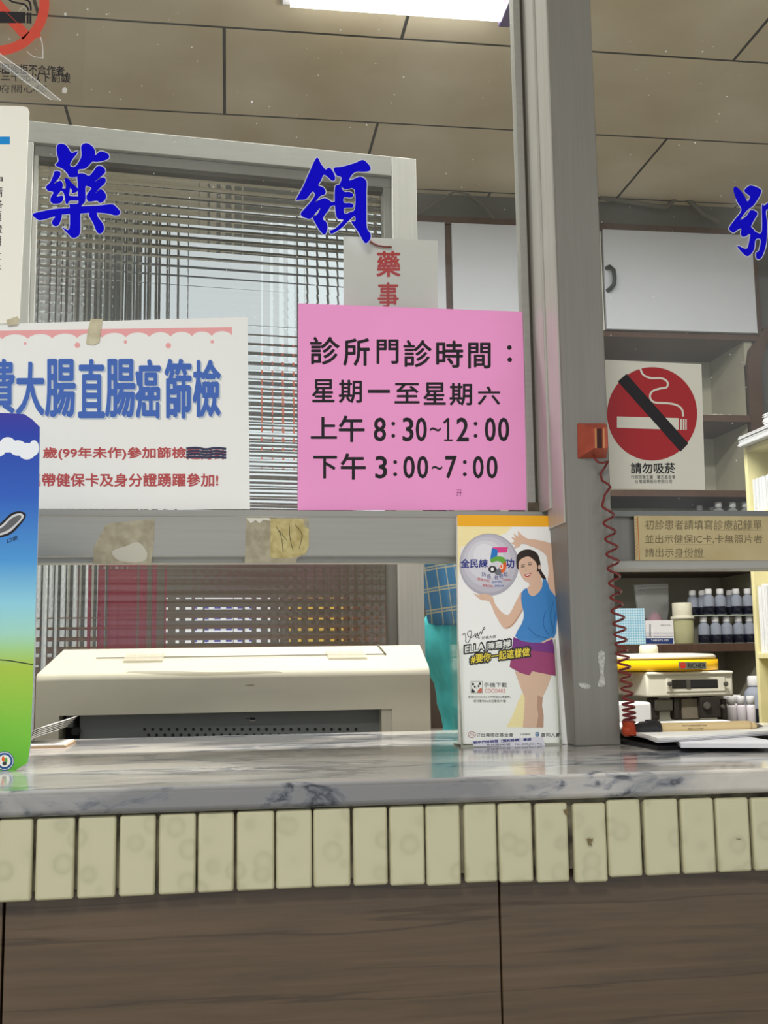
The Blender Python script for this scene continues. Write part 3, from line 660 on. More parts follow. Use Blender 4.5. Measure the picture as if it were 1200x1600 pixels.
d.poly([(742,282),(700,277),(682,300),(650,307),(660,286),(632,275),(658,263),(633,236),(664,244),(648,214),(680,235),(676,197),(698,220),(720,236),(745,252)], SK, 3.4)
d.poly([(915,300),(932,350),(941,450),(938,560),(925,625),(915,560),(922,450),(915,360)], SK2, 3.3, 2)
d.poly([(672,430),(666,385),(675,345),(710,318),(760,316),(800,343),(818,400),(820,440),(852,492),(845,505),(825,490),(800,465),(790,500),(700,450)], HR, 3.6, 3)
d.poly([(745,500),(805,450),(828,520),(835,560),(790,600),(745,605),(733,560),(750,540)], SK, 3.8, 2)
d.poly([(683,395),(700,372),(745,358),(788,392),(797,430),(790,470),(770,500),(742,517),(715,503),(692,465),(682,430)], SK, 4.2, 3)
for x, y, s_ in ((708, 424, -1), (752, 410, 1)):
    d.line([(x-12, y-10), (x, y-14), (x+13, y-13)], 3.2, HR, 4.6, 3); d.line([(x-11, y+2), (x, y-2), (x+11, y)], 5, HR, 4.6, 3)
d.line([(729, 432), (726, 446), (734, 449)], 2.5, SK2, 4.6, 3)
d.poly([(717, 470), (740, 468), (762, 457), (752, 478), (737, 486), (724, 483)], mat('lip_print', (190, 60, 62), .4), 4.6, 2); d.poly([(723, 472), (742, 470), (755, 464), (745, 476), (732, 479)], WHITE, 4.9, 2)
d.disc(811, 425, 8, 16, SK, 4.4, k=14)
TB = mat('top_blue_print', (62, 132, 198), .4); TBD = mat('top_fold_print', (44, 104, 170), .4)
d.poly([(700,582),(733,556),(745,590),(770,606),(800,590),(828,550),(832,503),(858,508),(880,570),(925,625),(925,700),(918,800),(905,860),(830,895),(720,890),(660,855),(700,780),(715,720),(700,650)], TB, 4, 2)
for a in ([(900, 640), (880, 720), (893, 800)], [(850, 700), (835, 780), (870, 850)], [(740, 800), (790, 850), (860, 868)], [(915, 700), (900, 790), (895, 840)]): d.line(a, 6, TBD, 4.3, 4)
d.poly([(398,588),(430,598),(470,590),(520,610),(532,650),(570,700),(612,725),(640,690),(680,610),(705,577),(708,680),(682,740),(645,790),(605,811),(575,790),(530,710),(500,640),(450,630),(425,612)], SK, 3, 2)
d.line([(705, 690), (672, 745), (635, 790), (605, 805)], 7, SK2, 3.3, 3)
d.poly([(650,862),(720,890),(830,898),(893,872),(910,965),(800,950),(640,930)], mat('waistband_print', (118, 34, 128), .4), 3.9)
d.poly([(640,925),(760,945),(909,960),(913,1105),(880,1098),(765,1075),(750,1102),(690,1085),(626,1048)], mat('shorts_print', (158, 52, 110), .4), 3.9)
d.poly([(822,895),(888,862),(893,874),(832,899)], SK, 4.4)
d.poly([(658,1075),(750,1100),(765,1072),(890,1095),(868,1160),(832,1235),(828,1290),(838,1350),(837,1426),(708,1426),(716,1340),(720,1240),(695,1180)], SK, 3.2, 0)
d.poly([(800,1225),(832,1240),(828,1290),(838,1350),(837,1426),(792,1426),(805,1350),(795,1290)], SK2, 3.5)
NVP = mat('navy_print', (38, 46, 128), .4)
d.text('全民練', 320, 374, 487, 428, NVP, 3, .03); d.text('功', 600, 372, 653, 430, NVP, 3, .03)
d.poly([(520,300),(615,300),(608,332),(560,335),(520,335)], mat('five_pink', (224, 66, 140), .4), 3)
d.poly([(515,303),(552,318),(545,372),(504,375)], mat('five_blue', (36, 120, 196), .4), 3.2)
d.poly([(504,378),(540,358),(585,362),(603,390),(590,410),(570,392),(540,386),(515,398)], mat('five_green', (100, 170, 60), .4), 3.3, 2)
d.poly([(600,385),(604,430),(585,458),(560,460),(560,415),(575,410)], mat('five_orange', (232, 100, 36), .4), 3.3, 2)
d.disc(518, 438, 26, 22, mat('five_black', (48, 46, 52), .4), 3.4); d.disc(517, 438, 10, 13, WHITE, 3.6); d.text('U', 563, 405, 583, 438, WHITE, 3.7, .03)
d.poly([(530,462),(560,430),(575,462),(555,474)], mat('five_grey', (110, 112, 118), .4), 3.35, 2)
for c, x, y in (('防', 452, 455), ('癌', 482, 467), ('就', 530, 475), ('輕', 560, 467), ('鬆', 588, 455)): d.text(c, x, y, x+26, y+28, NVP, 3, .0)
SRD = mat('small_red_print', (200, 90, 90), .5); SBL = mat('small_blue_print', (90, 120, 190), .5)
d.text('蔬果彩虹', 425, 488, 500, 506, SRD, 3, slope=.2); d.text('規律運動', 515, 512, 575, 528, SBL, 3, slope=-.1); d.text('定期篩檢', 582, 508, 634, 500, SRD, 3); d.text('體重控制', 455, 530, 520, 545, SRD, 3, slope=.1); d.text('遠離菸檳', 530, 548, 590, 536, SBL, 3)
d.line([(330, 850), (345, 838), (352, 870), (350, 888), (362, 898), (375, 880), (388, 830), (370, 825), (362, 850), (385, 865), (405, 850), (412, 838), (410, 865), (425, 835), (428, 858), (445, 825), (448, 845), (465, 800), (470, 812), (452, 820)], 4, BLACK, 2, 4)
d.line([(415, 868), (425, 863), (432, 870), (440, 866)], 3, BLACK, 2, 3)
DG = mat('dark_grey_print', (60, 60, 64), .5)
d.text('防癌大使', 452, 858, 540, 878, DG, 2, slope=-.12)
d.text('ELLA', 343, 915, 470, 965, BLACK, 2, .13, slope=-.16); d.text('陳嘉樺', 484, 893, 635, 945, BLACK, 2, .12, slope=-.14)
d.text('ELLA', 347, 919, 466, 961, WHITE, 5, .03, slope=-.16); d.text('陳嘉樺', 488, 897, 631, 941, WHITE, 5, .02, slope=-.14)
YL = mat('yellow_print', (242, 216, 56), .4)
d.text('#要你一起這樣做', 378, 968, 755, 1032, BLACK, 4.5, .12, slope=-.13); d.text('#要你一起這樣做', 383, 972, 750, 1027, YL, 5.2, .02, slope=-.13)
d.rect(383, 1138, 456, 1212, DG, 2); d.rect(385, 1140, 454, 1210, WHITE, 2.3)
for x, y, rx, ry in ((396, 1156, 8, 8), (440, 1153, 8, 8), (408, 1172, 6, 7), (431, 1168, 6, 7), (420, 1180, 4, 3)): d.disc(x, y, rx, ry, BLACK, 3, k=14)
d.poly([(386,1190),(398,1182),(402,1196),(412,1200),(400,1210),(386,1206)], BLACK, 3); d.poly([(430,1190),(446,1178),(453,1185),(452,1209),(422,1209)], mat('panda_orange', (206, 104, 76), .5), 3)
d.text('手機下載', 465, 1146, 608, 1175, DG, 2, .005); d.text('COCOAR2', 470, 1185, 598, 1209, mat('cocoa_red', (206, 66, 56), .5), 2)
d.text('使用COCOAR2 APP掃描Ella陳嘉樺，', 365, 1228, 632, 1244, DG, 2); d.text('就可看到Ella的互動影片喔!', 400, 1253, 603, 1270, DG, 2)
d.disc(389, 1472, 25, 20, SR, 2, rin=.86, k=32); d.line([(374, 1480), (382, 1462), (389, 1478), (397, 1462), (404, 1480)], 3.5, SR, 2); d.text('財團', 420, 1460, 442, 1470, DG, 2); d.text('法人', 420, 1474, 442, 1484, DG, 2)
d.text('台灣癌症基金會', 447, 1461, 648, 1485, DG, 2, .005); d.text('公益夥伴：', 690, 1463, 760, 1476, DG, 2)
d.disc(797, 1469, 15, 17, mat('emblem_blue', (50, 110, 170), .4), 2, rin=.74, k=4, a0=45, a1=405); d.line([(791, 1455), (791, 1484)], 4, MATS['emblem_blue'], 2); d.line([(803, 1455), (803, 1484)], 4, MATS['emblem_blue'], 2); d.line([(790, 1470), (804, 1470)], 4, MATS['emblem_blue'], 2)
d.text('富邦人壽', 822, 1460, 942, 1486, DG, 2, .01)
d.build('cover', br)
d = Draw(Vector((0, pbY, TOP+.003))-nB*.0008, nB, sc=4, ox=640, oy=780)
d.sheet([(299, 104), (945, 110), (988, 1528), (313, 1528)], WHITE, .008); d.build('inner_pages', br)
# folded slip in front of it
d = Draw((0, HY-.0008, 0), sc=4, ox=640, oy=780); LV = mat('slip_paper', (228, 228, 240), .5)
d.sheet([(385, 1512), (520, 1500), (832, 1486), (842, 1520), (846, 1543), (402, 1546), (395, 1530)], LV, .0003)
d.text('診所門診時間（預約掛號）專線', 400, 1512, 760, 1530, NVP, 2, .03, slope=-.06); d.text('吉林路345號　No.345,Jilin Rd.', 480, 1528, 830, 1544, DG, 2, slope=-.02)
d.build('address_slip', label='curled white address slip lying in front of the brochure foot', cat='slip')

# =================================================================== SKY-BLUE CARD STANDING LEFT
cb = lay(45, 1203, TOP); CY = cb.y
d = Draw((0, CY, 0))
zA = at(30, 1205, CY).z; zB = at(30, 648, CY).z
SKY = ramp_z_mat('sky_print', [(0, (92, 176, 46)), (.12, (118, 188, 52)), (.285, (164, 194, 62)), (.33, (160, 205, 130)), (.38, (158, 212, 196)), (.46, (140, 205, 224)), (.58, (70, 150, 214)), (.76, (36, 92, 190)), (.94, (26, 58, 168)), (1, (52, 50, 160))], zA-TOP, zB-TOP)
sc_ = thing('standing_card', 'sky-blue and green picture card standing on the marble at the left edge', 'card', (cb.x-.08, CY, TOP))
d.sheet([(-190, 640), (0, 645), (38, 647), (50, 655), (62, 667), (60, 800), (54, 1000), (48, 1160), (43, 1192), (20, 1206), (0, 1210), (-190, 1212)], SKY, .003, mat('card_edge', (170, 190, 215), .5))
CL = mat('cloud_print', (236, 240, 246), .5)
for x, y, rx, ry in ((12, 695, 13, 12), (28, 700, 14, 12), (42, 705, 14, 13), (53, 700, 8, 12), (-6, 702, 16, 12)): d.disc(x, y, rx, ry, CL, 1+x*.01)
d.line([(-60, 1030), (0, 1031), (25, 1034), (51.5, 1038.5)], 1.6, BLACK, 1, 4)
EO = [(-14, 826), (0, 818), (16, 803), (28, 799), (38, 801), (40, 808), (30, 822), (14, 836), (-14, 841)]
d.poly(EO, BLACK, 1, 3); d.poly([(-12, 829), (2, 821), (18, 806), (30, 802), (36, 804), (36.5, 809), (27, 820), (12, 833), (-12, 838)], mat('ear_outline_print', (205, 206, 210), .5), 1.5, 3)
d.poly([(-6, 830), (6, 822), (18, 810), (29, 805), (33.5, 808), (25, 818), (11, 829), (-6, 835)], mat('ear_grey_print', (96, 96, 100), .5), 2, 3)
d.text('口氣', 11, 842, 28, 849, BLACK, 2, slope=-.35)
BB = mat('badge_blue', (38, 84, 150), .4); d.disc(7, 1189, 15, 15, BB, 1, k=36); d.disc(7, 1189, 13.8, 13.8, WHITE, 1.3, k=36); d.disc(7, 1189, 12.8, 12.8, BB, 1.5, k=36); d.disc(7, 1189, 9.4, 9.4, WHITE, 1.8, k=36)
d.disc(5, 1186, 2.4, 4.5, MATS['five_orange'], 2.2, k=10); d.disc(9.5, 1188, 2.2, 4.5, MATS['five_green'], 2.2, k=10); d.disc(7, 1193, 3.5, 3, mat('badge_ink', (60, 60, 70), .5), 2.4, k=10)
d.build('printed_board', sc_)
g = MB(); g.hexa([(cb.x-.13, CY+.003, TOP), (cb.x-.08, CY+.003, TOP), (cb.x-.08, CY+.07, TOP), (cb.x-.13, CY+.07, TOP), (cb.x-.12, CY+.003, TOP+.16), (cb.x-.09, CY+.003, TOP+.16), (cb.x-.09, CY+.005, TOP+.16), (cb.x-.12, CY+.005, TOP+.16)], CREAM); g.build('easel_foot', sc_)

# leaflets beside it
g = MB(); a = lay(30, 1170, TOP); b = lay(99, 1172.5, TOP)
g.box((a.x-.03, a.y-.002, TOP), (b.x-.002, a.y+.075, TOP+.0022), mat('kraft_leaflet', (190, 160, 130), .7)); g.box((a.x-.03, a.y-.001, TOP+.0022), (b.x-.004, a.y+.073, TOP+.0034), WHITE)
g.build('leaflet', label='flat brown-edged leaflet on the marble beside the standing card', cat='leaflet')
lf = MB()
for k in range(5):
    x0 = a.x-.03; y0 = a.y+.012+.004*k; z0 = TOP+.0036+.0012*k
    p = [(x0, z0), (x0+.028, z0+.001), (x0+.05-.002*k, z0+.009), (b.x-.012+.002*k, z0+.014+.0012*k)]
    for j in range(3):
        (xa, za), (xb, zb) = p[j], p[j+1]
        lf.hexa([(xa, y0, za), (xb, y0, zb), (xb, y0+.07, zb), (xa, y0+.07, za), (xa, y0, za+.0006), (xb, y0, zb+.0006), (xb, y0+.07, zb+.0006), (xa, y0+.07, za+.0006)], mat('leaflet_paper', (226, 222, 216), .6))
lf.build('folded_leaflet', label='curled open white leaflet with fanned pages by the standing card', cat='leaflet')

# =================================================================== PEN ON A COIL
pn = thing('counter_pen', 'pen on dark red coiled cord hanging from an orange box on the post', 'pen', at(925, 717, PY))
ORG = mat('orange_plastic', (172, 82, 60), .45, c2=(152, 66, 50), vscale=40); RUST = mat('worn_orange', (190, 130, 84), .6)
g = MB(); y1 = PY; y2 = PY-.017
bl = [at(901.5, 661, y1), at(946.5, 661, y1), at(947.5, 716.5, y1), at(902, 717, y1)]
tp = [at(927, 669, y2), at(949.5, 668, y2), at(950.5, 700, y2), at(928, 700.5, y2)]
g.hexa([bl[3], bl[2], bl[1], bl[0], tp[3], tp[2], tp[1], tp[0]], ORG, .0007)
g.build('mount', pn, auto=True)
g = MB()
g.prism([at(932, 669.5, y2-.0003), at(940.5, 669.5, y2-.0003), at(941, 700, y2-.0003), at(932.5, 700, y2-.0003)], (0, -1, 0), .0003, mat('slot_dark', (60, 34, 34), .8))
for xx in (929.5, 942): g.prism([at(xx, 669.5, y2-.001), at(xx+2.6, 669.5, y2-.001), at(xx+3.1, 700, y2-.001), at(xx+.5, 700, y2-.001)], (0, -1, 0), .001, RUST)
g.build('pen_slot', pn)
# coil
ends_R = [(100, 238), (205, 248), (300, 260), (390, 268), (480, 275), (575, 282), (655, 290), (740, 301), (810, 311), (880, 317), (940, 322), (990, 330), (1048, 338), (1100, 346), (1160, 353), (1215, 357), (1265, 361), (1300, 366), (1335, 370), (1365, 372), (1395, 374)]
ends_L = [(40, 163), (150, 172), (250, 182), (345, 190), (435, 198), (525, 206), (615, 215), (700, 221), (780, 232), (845, 240), (905, 246), (965, 251), (1020, 262), (1075, 270), (1130, 278), (1185, 284), (1240, 290), (1282, 292), (1318, 294), (1350, 296), (1382, 297)]
CYY = PY-.0105; pts = []
pts += [at(927.5, 711, PY-.010), at(929, 716, PY-.012), at(934, 722, PY-.014), at(942, 723.5, PY-.014), at(950, 721, PY-.010), at(944, 732, PY-.006)]
pts += [at(938, 741, PY-.004), at(941, 751, PY-.008), at(951, 757, PY-.015), at(954, 761, PY-.012), at(945, 773, PY-.005)]
seq = []
for (yl, xl), (yr, xr) in zip(ends_L, ends_R):
    seq.append((900+xl/4, 780+yl/4)); seq.append((900+xr/4, 780+yr/4))
for i in range(len(seq)-1):
    (xa, ya), (xb, yb5) = seq[i], seq[i+1]; rr = abs(xb-xa)/2*.0006
    for k in range(7):
        t = k/7; c = (1-math.cos(math.pi*t))/2
        s_ = math.sin(math.pi*t)*(1 if i % 2 == 0 else -1)
        pts.append(at(xa+(xb-xa)*c, ya+(yb5-ya)*t, CYY-s_*rr*.85))
pts.append(at(985, 1131, CYY)); pts.append(at(983, 1137, CYY))
g = MB(); g.tube(pts, .00125, mat('cord_red', (112, 40, 40), .35), 7); g.build('coiled_cord', pn, label='dark red coiled cord')
# orange winding, cap, barrel
g = MB(); RO = mat('cord_orange', (168, 62, 34), .35)
hp = []
for k in range(60):
    a = k*.9; r = .0062; t = k/59; c = at(981, 1127+22*t, CYY); r = .0052+.0014*t; hp.append(c+Vector((math.cos(a)*r+.004*t, math.sin(a)*r, 0)))
g.tube(hp, .0011, RO, 6); g.lathe(at(981, 1150.5, CYY), [(.0035, 0), (.0056, .002), (.0058, .008), (.003, .012)], RO, 14); g.build('cord_end', pn, label='orange end of the coiled cord')
g = MB(); BKP = mat('black_plastic', (38, 38, 42), .4)
pA = at(988, 1141, CYY); pB = at(1031, 1138, CYY-.001)
g.tube([pA, pA.lerp(pB, .25), pA.lerp(pB, .3), pA.lerp(pB, .8), pA.lerp(pB, .85), pB], [.0050, .0068, .0078, .0080, .0086, .0070], BKP, 16); g.box(at(1012, 1133, CYY-.004), at(1024, 1124, CYY+.004), BKP, .001); g.build('pen_holder', pn)
g = MB(); pC = at(1172, 1133.5, CYY+.004); pD = at(1192, 1134.5, CYY+.005); WB = mat('pen_beige', (222, 198, 150), .35)
g.tube([pB, pB.lerp(pC, .96), pC], [.0054, .0048, .0042], WB, 18); g.build('barrel', pn)
g = MB(); g.tube([pC, pC.lerp(pD, .45)], [.0042, .0028], WB, 14); g.tube([pC.lerp(pD, .45), pD], [.0026, .0005], mat('pen_tip_grey', (96, 88, 76), .4), 14); g.build('tip', pn)
d = Draw((0, CYY-.0052, 0), sc=4, ox=900, oy=780)
d.text('MINT SUPERMARKET MAIL', 665, 1412, 820, 1420, BLACK, 2, .02, slope=-.02); d.text('0800-117-000', 700, 1432, 797, 1440, BLACK, 2, .02, slope=-.02); d.build('barrel_print', pn)

# =================================================================== CLIPBOARD
c1 = lay(1028, 1172.5, TOP); c0 = lay(972, 1163, TOP)
cl = thing('clipboard', 'black clipboard lying on the marble right of the post', 'clipboard', (c1.x+.1, c1.y+.1, TOP))
g = MB(); g.prism([(c1.x, c1.y, TOP+.004), (c1.x+.31, c1.y-.002, TOP+.004), (c1.x+.31, c1.y+.22, TOP+.004), (c0.x-.002, c1.y+.22, TOP+.004), (c0.x, c0.y, TOP+.004)], (0, 0, 1), .004, mat('clipboard_black', (36, 35, 38), .5)); g.build('board', cl)
g = MB(); za = TOP+.0042
p = lay(1064, 1168.5, za); q = lay(1240, 1169, za); r_ = lay(1052, 1157, za)
g.prism([(a.x, a.y, za+.004) for a in (p, q)]+[(q.x, q.y+.2, za+.004), (r_.x, r_.y+.12, za+.004), (r_.x, r_.y, za+.004)], (0, 0, 1), .004, mat('form_paper', (214, 214, 220), .6))
g.build('form_sheets', label='lower stack of white form sheets on the clipboard', cat='paper')
g = MB(); za = TOP+.0084
p = lay(1028, 1161, za); q = lay(1240, 1146, za); r_ = lay(1005, 1154, za)
g.prism([(a.x, a.y, za+.0046) for a in (p, q)]+[(q.x, q.y+.16, za+.0046), (r_.x, r_.y+.17, za+.0046), (r_.x, r_.y, za+.0046)], (0, 0, 1), .0018, WHITE)
for k in range(2): g.prism([(a.x, a.y+.001*k, za+.0026-.0014*k) for a in (p, q)]+[(q.x, q.y+.1, za+.0026-.0014*k), (r_.x+.002*k, r_.y+.1, za+.0026-.0014*k), (r_.x+.002*k, r_.y+.001*k, za+.0026-.0014*k)], (0, 0, 1), .0011, mat('form_paper_edge', (226, 226, 230), .6))
g.build('form_sheets', label='upper stack of white sheets under the beige pen', cat='paper')

# =================================================================== PRINTER
Yp = .235
z_ft = at(360, 1048, Yp).z; xl = at(56, 1080, Yp).x; xr = at(672, 1080, Yp).x
pa = at(100, 1015, Yp+.15); pb = at(656, 1015, Yp+.15)
DT = TOP-.06
g = MB(); g.box((-.75, by+.002, 0), (.62, .395, DT), mat('desk_laminate', (120, 112, 98), .5)); g.build('work_desk', label='low desk under the printer just behind the marble counter', cat='desk')
IV = mat('printer_ivory', (182, 178, 160), .45, var=.02, vscale=5); IVD = mat('printer_grey', (108, 112, 110), .5)
prn = thing('dot_matrix_printer', 'wide ivory dot-matrix printer behind the counter', 'printer', ((xl+xr)/2, Yp+.07, DT))
ox0 = at(92, 1130, Yp).x; ox1 = at(613, 1130, Yp).x; oz = at(360, 1113, Yp).z
g = MB()
# hood: front band and two cheeks with rounded top edge, sloping top
def prof(xa, xb, zlow):
    ring = []
    zz = [(Yp, zlow), (Yp, z_ft-.009), (Yp+.0015, z_ft-.004), (Yp+.005, z_ft-.0007), (Yp+.009, z_ft+.0003), (Yp+.15, pa.z), (Yp+.155, pa.z-.006), (Yp+.155, zlow)]
    L = [g.bm.verts.new((xa+(.0 if i < 4 else (pa.x-xl)*((y-Yp)/.15) if xa == xl else 0), y, z)) for i, (y, z) in enumerate(zz)]
    R = [g.bm.verts.new((xb+(.0 if i < 4 else (pb.x-xr)*((y-Yp)/.15) if xb == xr else 0), y, z)) for i, (y, z) in enumerate(zz)]
    n = len(zz)
    for i in range(n): g.face([L[i], R[i], R[(i+1) % n], L[(i+1) % n]], IV, i in (1, 2, 3))
    g.face(list(reversed(L)), IV); g.face(R, IV)
prof(xl, ox0, DT); prof(ox0, ox1, oz); prof(ox1, xr, DT)
bmesh.ops.remove_doubles(g.bm, verts=g.bm.verts, dist=1e-6); g.build('hood', prn)
g = MB()
def topz(t): return z_ft+.0012+(pa.z-z_ft)*t+.0004
SE = mat('seam_dark', (96, 92, 80), .7)
ya, yb6 = Yp+.085, Yp+.0866
xs0 = at(150, 1029, ya).x; xs1 = at(603, 1029, ya).x
g.hexa([(xs0, ya, topz(.56)-.001), (xs1, ya, topz(.56)-.001), (xs1, yb6, topz(.57)-.001), (xs0, yb6, topz(.57)-.001), (xs0, ya, topz(.56)), (xs1, ya, topz(.56)), (xs1, yb6, topz(.57)), (xs0, yb6, topz(.57))], SE)
g.hexa([(xs1-.0008, ya, topz(.56)-.001), (xs1+.0008, ya, topz(.56)-.001), (xs1-.001, Yp+.149, topz(1)-.001), (xs1-.003, Yp+.149, topz(1)-.001), (xs1-.0008, ya, topz(.56)), (xs1+.0008, ya, topz(.56)), (xs1-.001, Yp+.149, topz(1)), (xs1-.003, Yp+.149, topz(1))], SE)
g.build('lid_seam', prn)
tpx = [(195, 256), (511, 571)]
for k, (u, v) in enumerate(tpx):
    g = MB(); x0 = at(u, 1029, ya).x; x1 = at(v, 1029, ya).x
    g.hexa([(x0, Yp+.06, topz(.4)), (x1, Yp+.06, topz(.4)), (x1, Yp+.115, topz(.767)), (x0, Yp+.115, topz(.767)), (x0, Yp+.06, topz(.4)+.0005), (x1, Yp+.06, topz(.4)+.0005), (x1, Yp+.115, topz(.767)+.0005), (x0, Yp+.115, topz(.767)+.0005)], mat('tape_on_printer', (206, 198, 178), .25, alpha=.4))
    g.build('tape_patch', prn)
g = MB(); rx = at(120, 1130, Yp).x; rx2 = at(597, 1130, Yp).x
g.box((rx, Yp+.03, DT), (ox1, Yp+.05, oz+.004), IVD); g.box((rx2, Yp+.004, DT), (ox1, Yp+.03, oz), mat('printer_ivory_shade', (176, 172, 156), .5))
g.build('inner_panel', prn)
g = MB(); g.box((ox0, Yp+.06, DT), (rx+.002, Yp+.09, oz+.004), mat('printer_black', (26, 26, 26), .6)); g.box((ox0+.004, Yp+.03, oz-.016), (rx-.008, Yp+.06, oz+.002), IVD, .001); g.tube([(rx-.004, Yp+.03, oz-.02), (rx-.004, Yp+.02, oz-.02)], .005, MATS['printer_black'], 14); g.build('platen_knob', prn)
g = MB(); HB = MATS['printer_black']
dd = Draw((0, Yp+.0298, 0), sc=1)
for i in range(27): dd.disc(226+i*12.7, 1139.5, 2.6, 2.5, HB, 1, k=12)
for i in range(21): dd.disc(232+i*12.7, 1148.5, 2.6, 2.4, HB, 1, k=12)
dd.rect(391, 1121, 399, 1125, HB); dd.rect(384, 1122, 391, 1123.2, HB); dd.rect(391, 1125.2, 399, 1126.6, IV)
dd.build('vent_holes', prn)
g.bm.free()
d = Draw((0, Yp-.0003, 0)); SMU = mat('smudge', (150, 138, 112), .8, alpha=.45)
d.poly([(195, 1050), (240, 1048), (330, 1050), (420, 1049), (440, 1051), (380, 1054), (300, 1056), (230, 1053)], SMU, 1, 3); d.poly([(382, 1071), (392, 1069), (399, 1070.5), (390, 1072.5)], SMU, 1, 2); d.build('smudge', prn)

# =================================================================== PATTERNED GLASS SCREEN
ang = math.radians(5.9); nS = Vector((math.sin(ang), -math.cos(ang), 0)).normalized(); dS = Vector((math.cos(ang), math.sin(ang), 0))
p0 = at(655, 600, .50)
scr = thing('glass_screen', 'tall aluminium-framed screen of square-patterned glass behind the printer', 'screen', (p0.x-.25, .47, 0))
def S(px, py, off=0): return on(px, py, p0-nS*off, nS)
def barS(name, quad, depth, off, m):
    g = MB(); g.prism([S(px, py, off) for px, py in quad], nS, depth, m); return g.build(name, scr)
# verticals: take world x positions along dS
def sx_(px, py): return (S(px, py)-p0).dot(dS)
zTop = S(350, 218.5).z; 
def blk(g, a, b, z0, z1, off0, off1, m, bev=.001):
    P_ = lambda s, o, z: p0+dS*s-nS*o+Vector((0, 0, z-p0.z))
    g.hexa([P_(a, off0, z0), P_(b, off0, z0), P_(b, off1, z0), P_(a, off1, z0), P_(a, off0, z1), P_(b, off0, z1), P_(b, off1, z1), P_(a, off1, z1)], m, bev)
R1 = sx_(654, 450); R0 = sx_(615, 450); R00 = sx_(603, 450); Lx = sx_(38, 350); L1 = sx_(49, 350); L11 = sx_(57, 350)
zt0 = S(350, 250).z; zt00 = S(350, 266).z
g = MB(); blk(g, Lx-.02, R0, zt0, zTop, 0, .04, ALUH); g.build('top_rail', scr)
g = MB(); blk(g, R0, R1, 0, zTop, 0, .04, ALU); g.build('right_stile', scr)
g = MB(); blk(g, Lx-.02, L1, 0, zt0, 0, .04, ALU); g.build('left_stile', scr)
g = MB(); blk(g, L1, R0, zt00, zt0, .008, .03, ALUD); blk(g, R00, R0, .9, zt00, .008, .03, ALUD); blk(g, L1, L11, .9, zt00, .008, .03, ALU); blk(g, L11, R00, zt00-.006, zt00, .012, .03, RUBBER, 0); g.build('glazing_bead', scr)
g = MB(); blk(g, L1, R0, .02, .9, .006, .03, ALU); g.build('lower_panel', scr)
# glass with square lenses
def patterned():
    m = bpy.data.materials.new('patterned_glass'); m.use_nodes = True; nt = m.node_tree; nt.nodes.clear(); out = nt.nodes.new('ShaderNodeOutputMaterial')
    gb = nt.nodes.new('ShaderNodeBsdfGlass'); gb.inputs['IOR'].default_value = 1.5; gb.inputs['Roughness'].default_value = .0; gb.inputs[0].default_value = (.96, .98, .97, 1)
    nt.links.new(gb.outputs[0], out.inputs[0]); MATS['patterned_glass'] = m; return m
PG = patterned()
bm = bmesh.new(); cell = .0138; K = 6; s0, s1 = L11, R00; z0, z1 = .9, zt00
nx = int(round((s1-s0)/cell)); nz = int(round((z1-z0)/cell)); kx = .0011; kz = .0011
def h(u): u = u-math.floor(u); return 1-.8*(2*u-1)**2-.2*(2*u-1)**8
grid = []
for j in range(nz*K+1):
    row = []
    for i in range(nx*K+1):
        s_ = s0+(s1-s0)*i/(nx*K); z = z0+(z1-z0)*j/(nz*K); hh = .00030*h(i/K)+.00040*h(j/K)
        row.append(bm.verts.new(p0+dS*s_-nS*(.020-hh)+Vector((0, 0, z-p0.z))))
    grid.append(row)
for j in range(nz*K):
    for i in range(nx*K):
        f = bm.faces.new([grid[j][i], grid[j][i+1], grid[j+1][i+1], grid[j+1][i]]); f.smooth = False
# flat back
Pk = lambda s, z: bm.verts.new(p0+dS*s-nS*.024+Vector((0, 0, z-p0.z)))
bk = [Pk(s0, z0), Pk(s1, z0), Pk(s1, z1), Pk(s0, z1)]
bm.faces.new([bk[0], bk[3], bk[2], bk[1]])
me = bpy.data.meshes.new('patterned_pane')
for v in bm.verts: v.co -= scr.location
for f in bm.faces: f.smooth = len(f.verts) == 4 and f.calc_area() < .01
# split smoothing at the cell borders so that each square is its own lens
ed = []
for j in range(nz*K+1):
    for i in range(nx*K+1):
        if i < nx*K and j % K == 0: ed.append(bm.edges.get((grid[j][i], grid[j][i+1])))
        if j < nz*K and i % K == 0: ed.append(bm.edges.get((grid[j][i], grid[j+1][i])))
for e in ed: e.smooth = False
bm.to_mesh(me); bm.free(); me.materials.append(PG)
po = bpy.data.objects.new('patterned_pane', me); COL.objects.link(po); po.parent = scr

# things glimpsed through it
g = MB(); x = at(165, 900, 1.6).x; g.box((at(150, 900, 1.6).x, 1.6, .4), (at(235, 900, 1.6).x, 1.68, at(190, 860, 1.6).z), mat('maroon_cloth', (96, 30, 44), .8), .01); g.build('maroon_bag', label='maroon shape seen blurred through the bottom of the patterned screen', cat='bag')
def shade(nm, px0, px1, py0, py1, Y, c, lab, cat):
    g = MB(); a = at(px0, py1, Y); b = at(px1, py0, Y); g.box((a.x, Y, a.z), (b.x, Y+.1, b.z), mat(nm+'_colour', c, .7), .004); return g.build(nm, label=lab, cat=cat)
g = MB(); a = at(60, 1100, 2.3); b = at(620, 990, 2.3); g.box((a.x, 2.3, .0), (b.x+.1, 2.75, b.z-.02), mat('sideboard_brown', (86, 66, 52), .6), .004); g.build('sideboard', label='brown low cupboard seen blurred behind the patterned screen', cat='cupboard')
sbz = b.z-.02
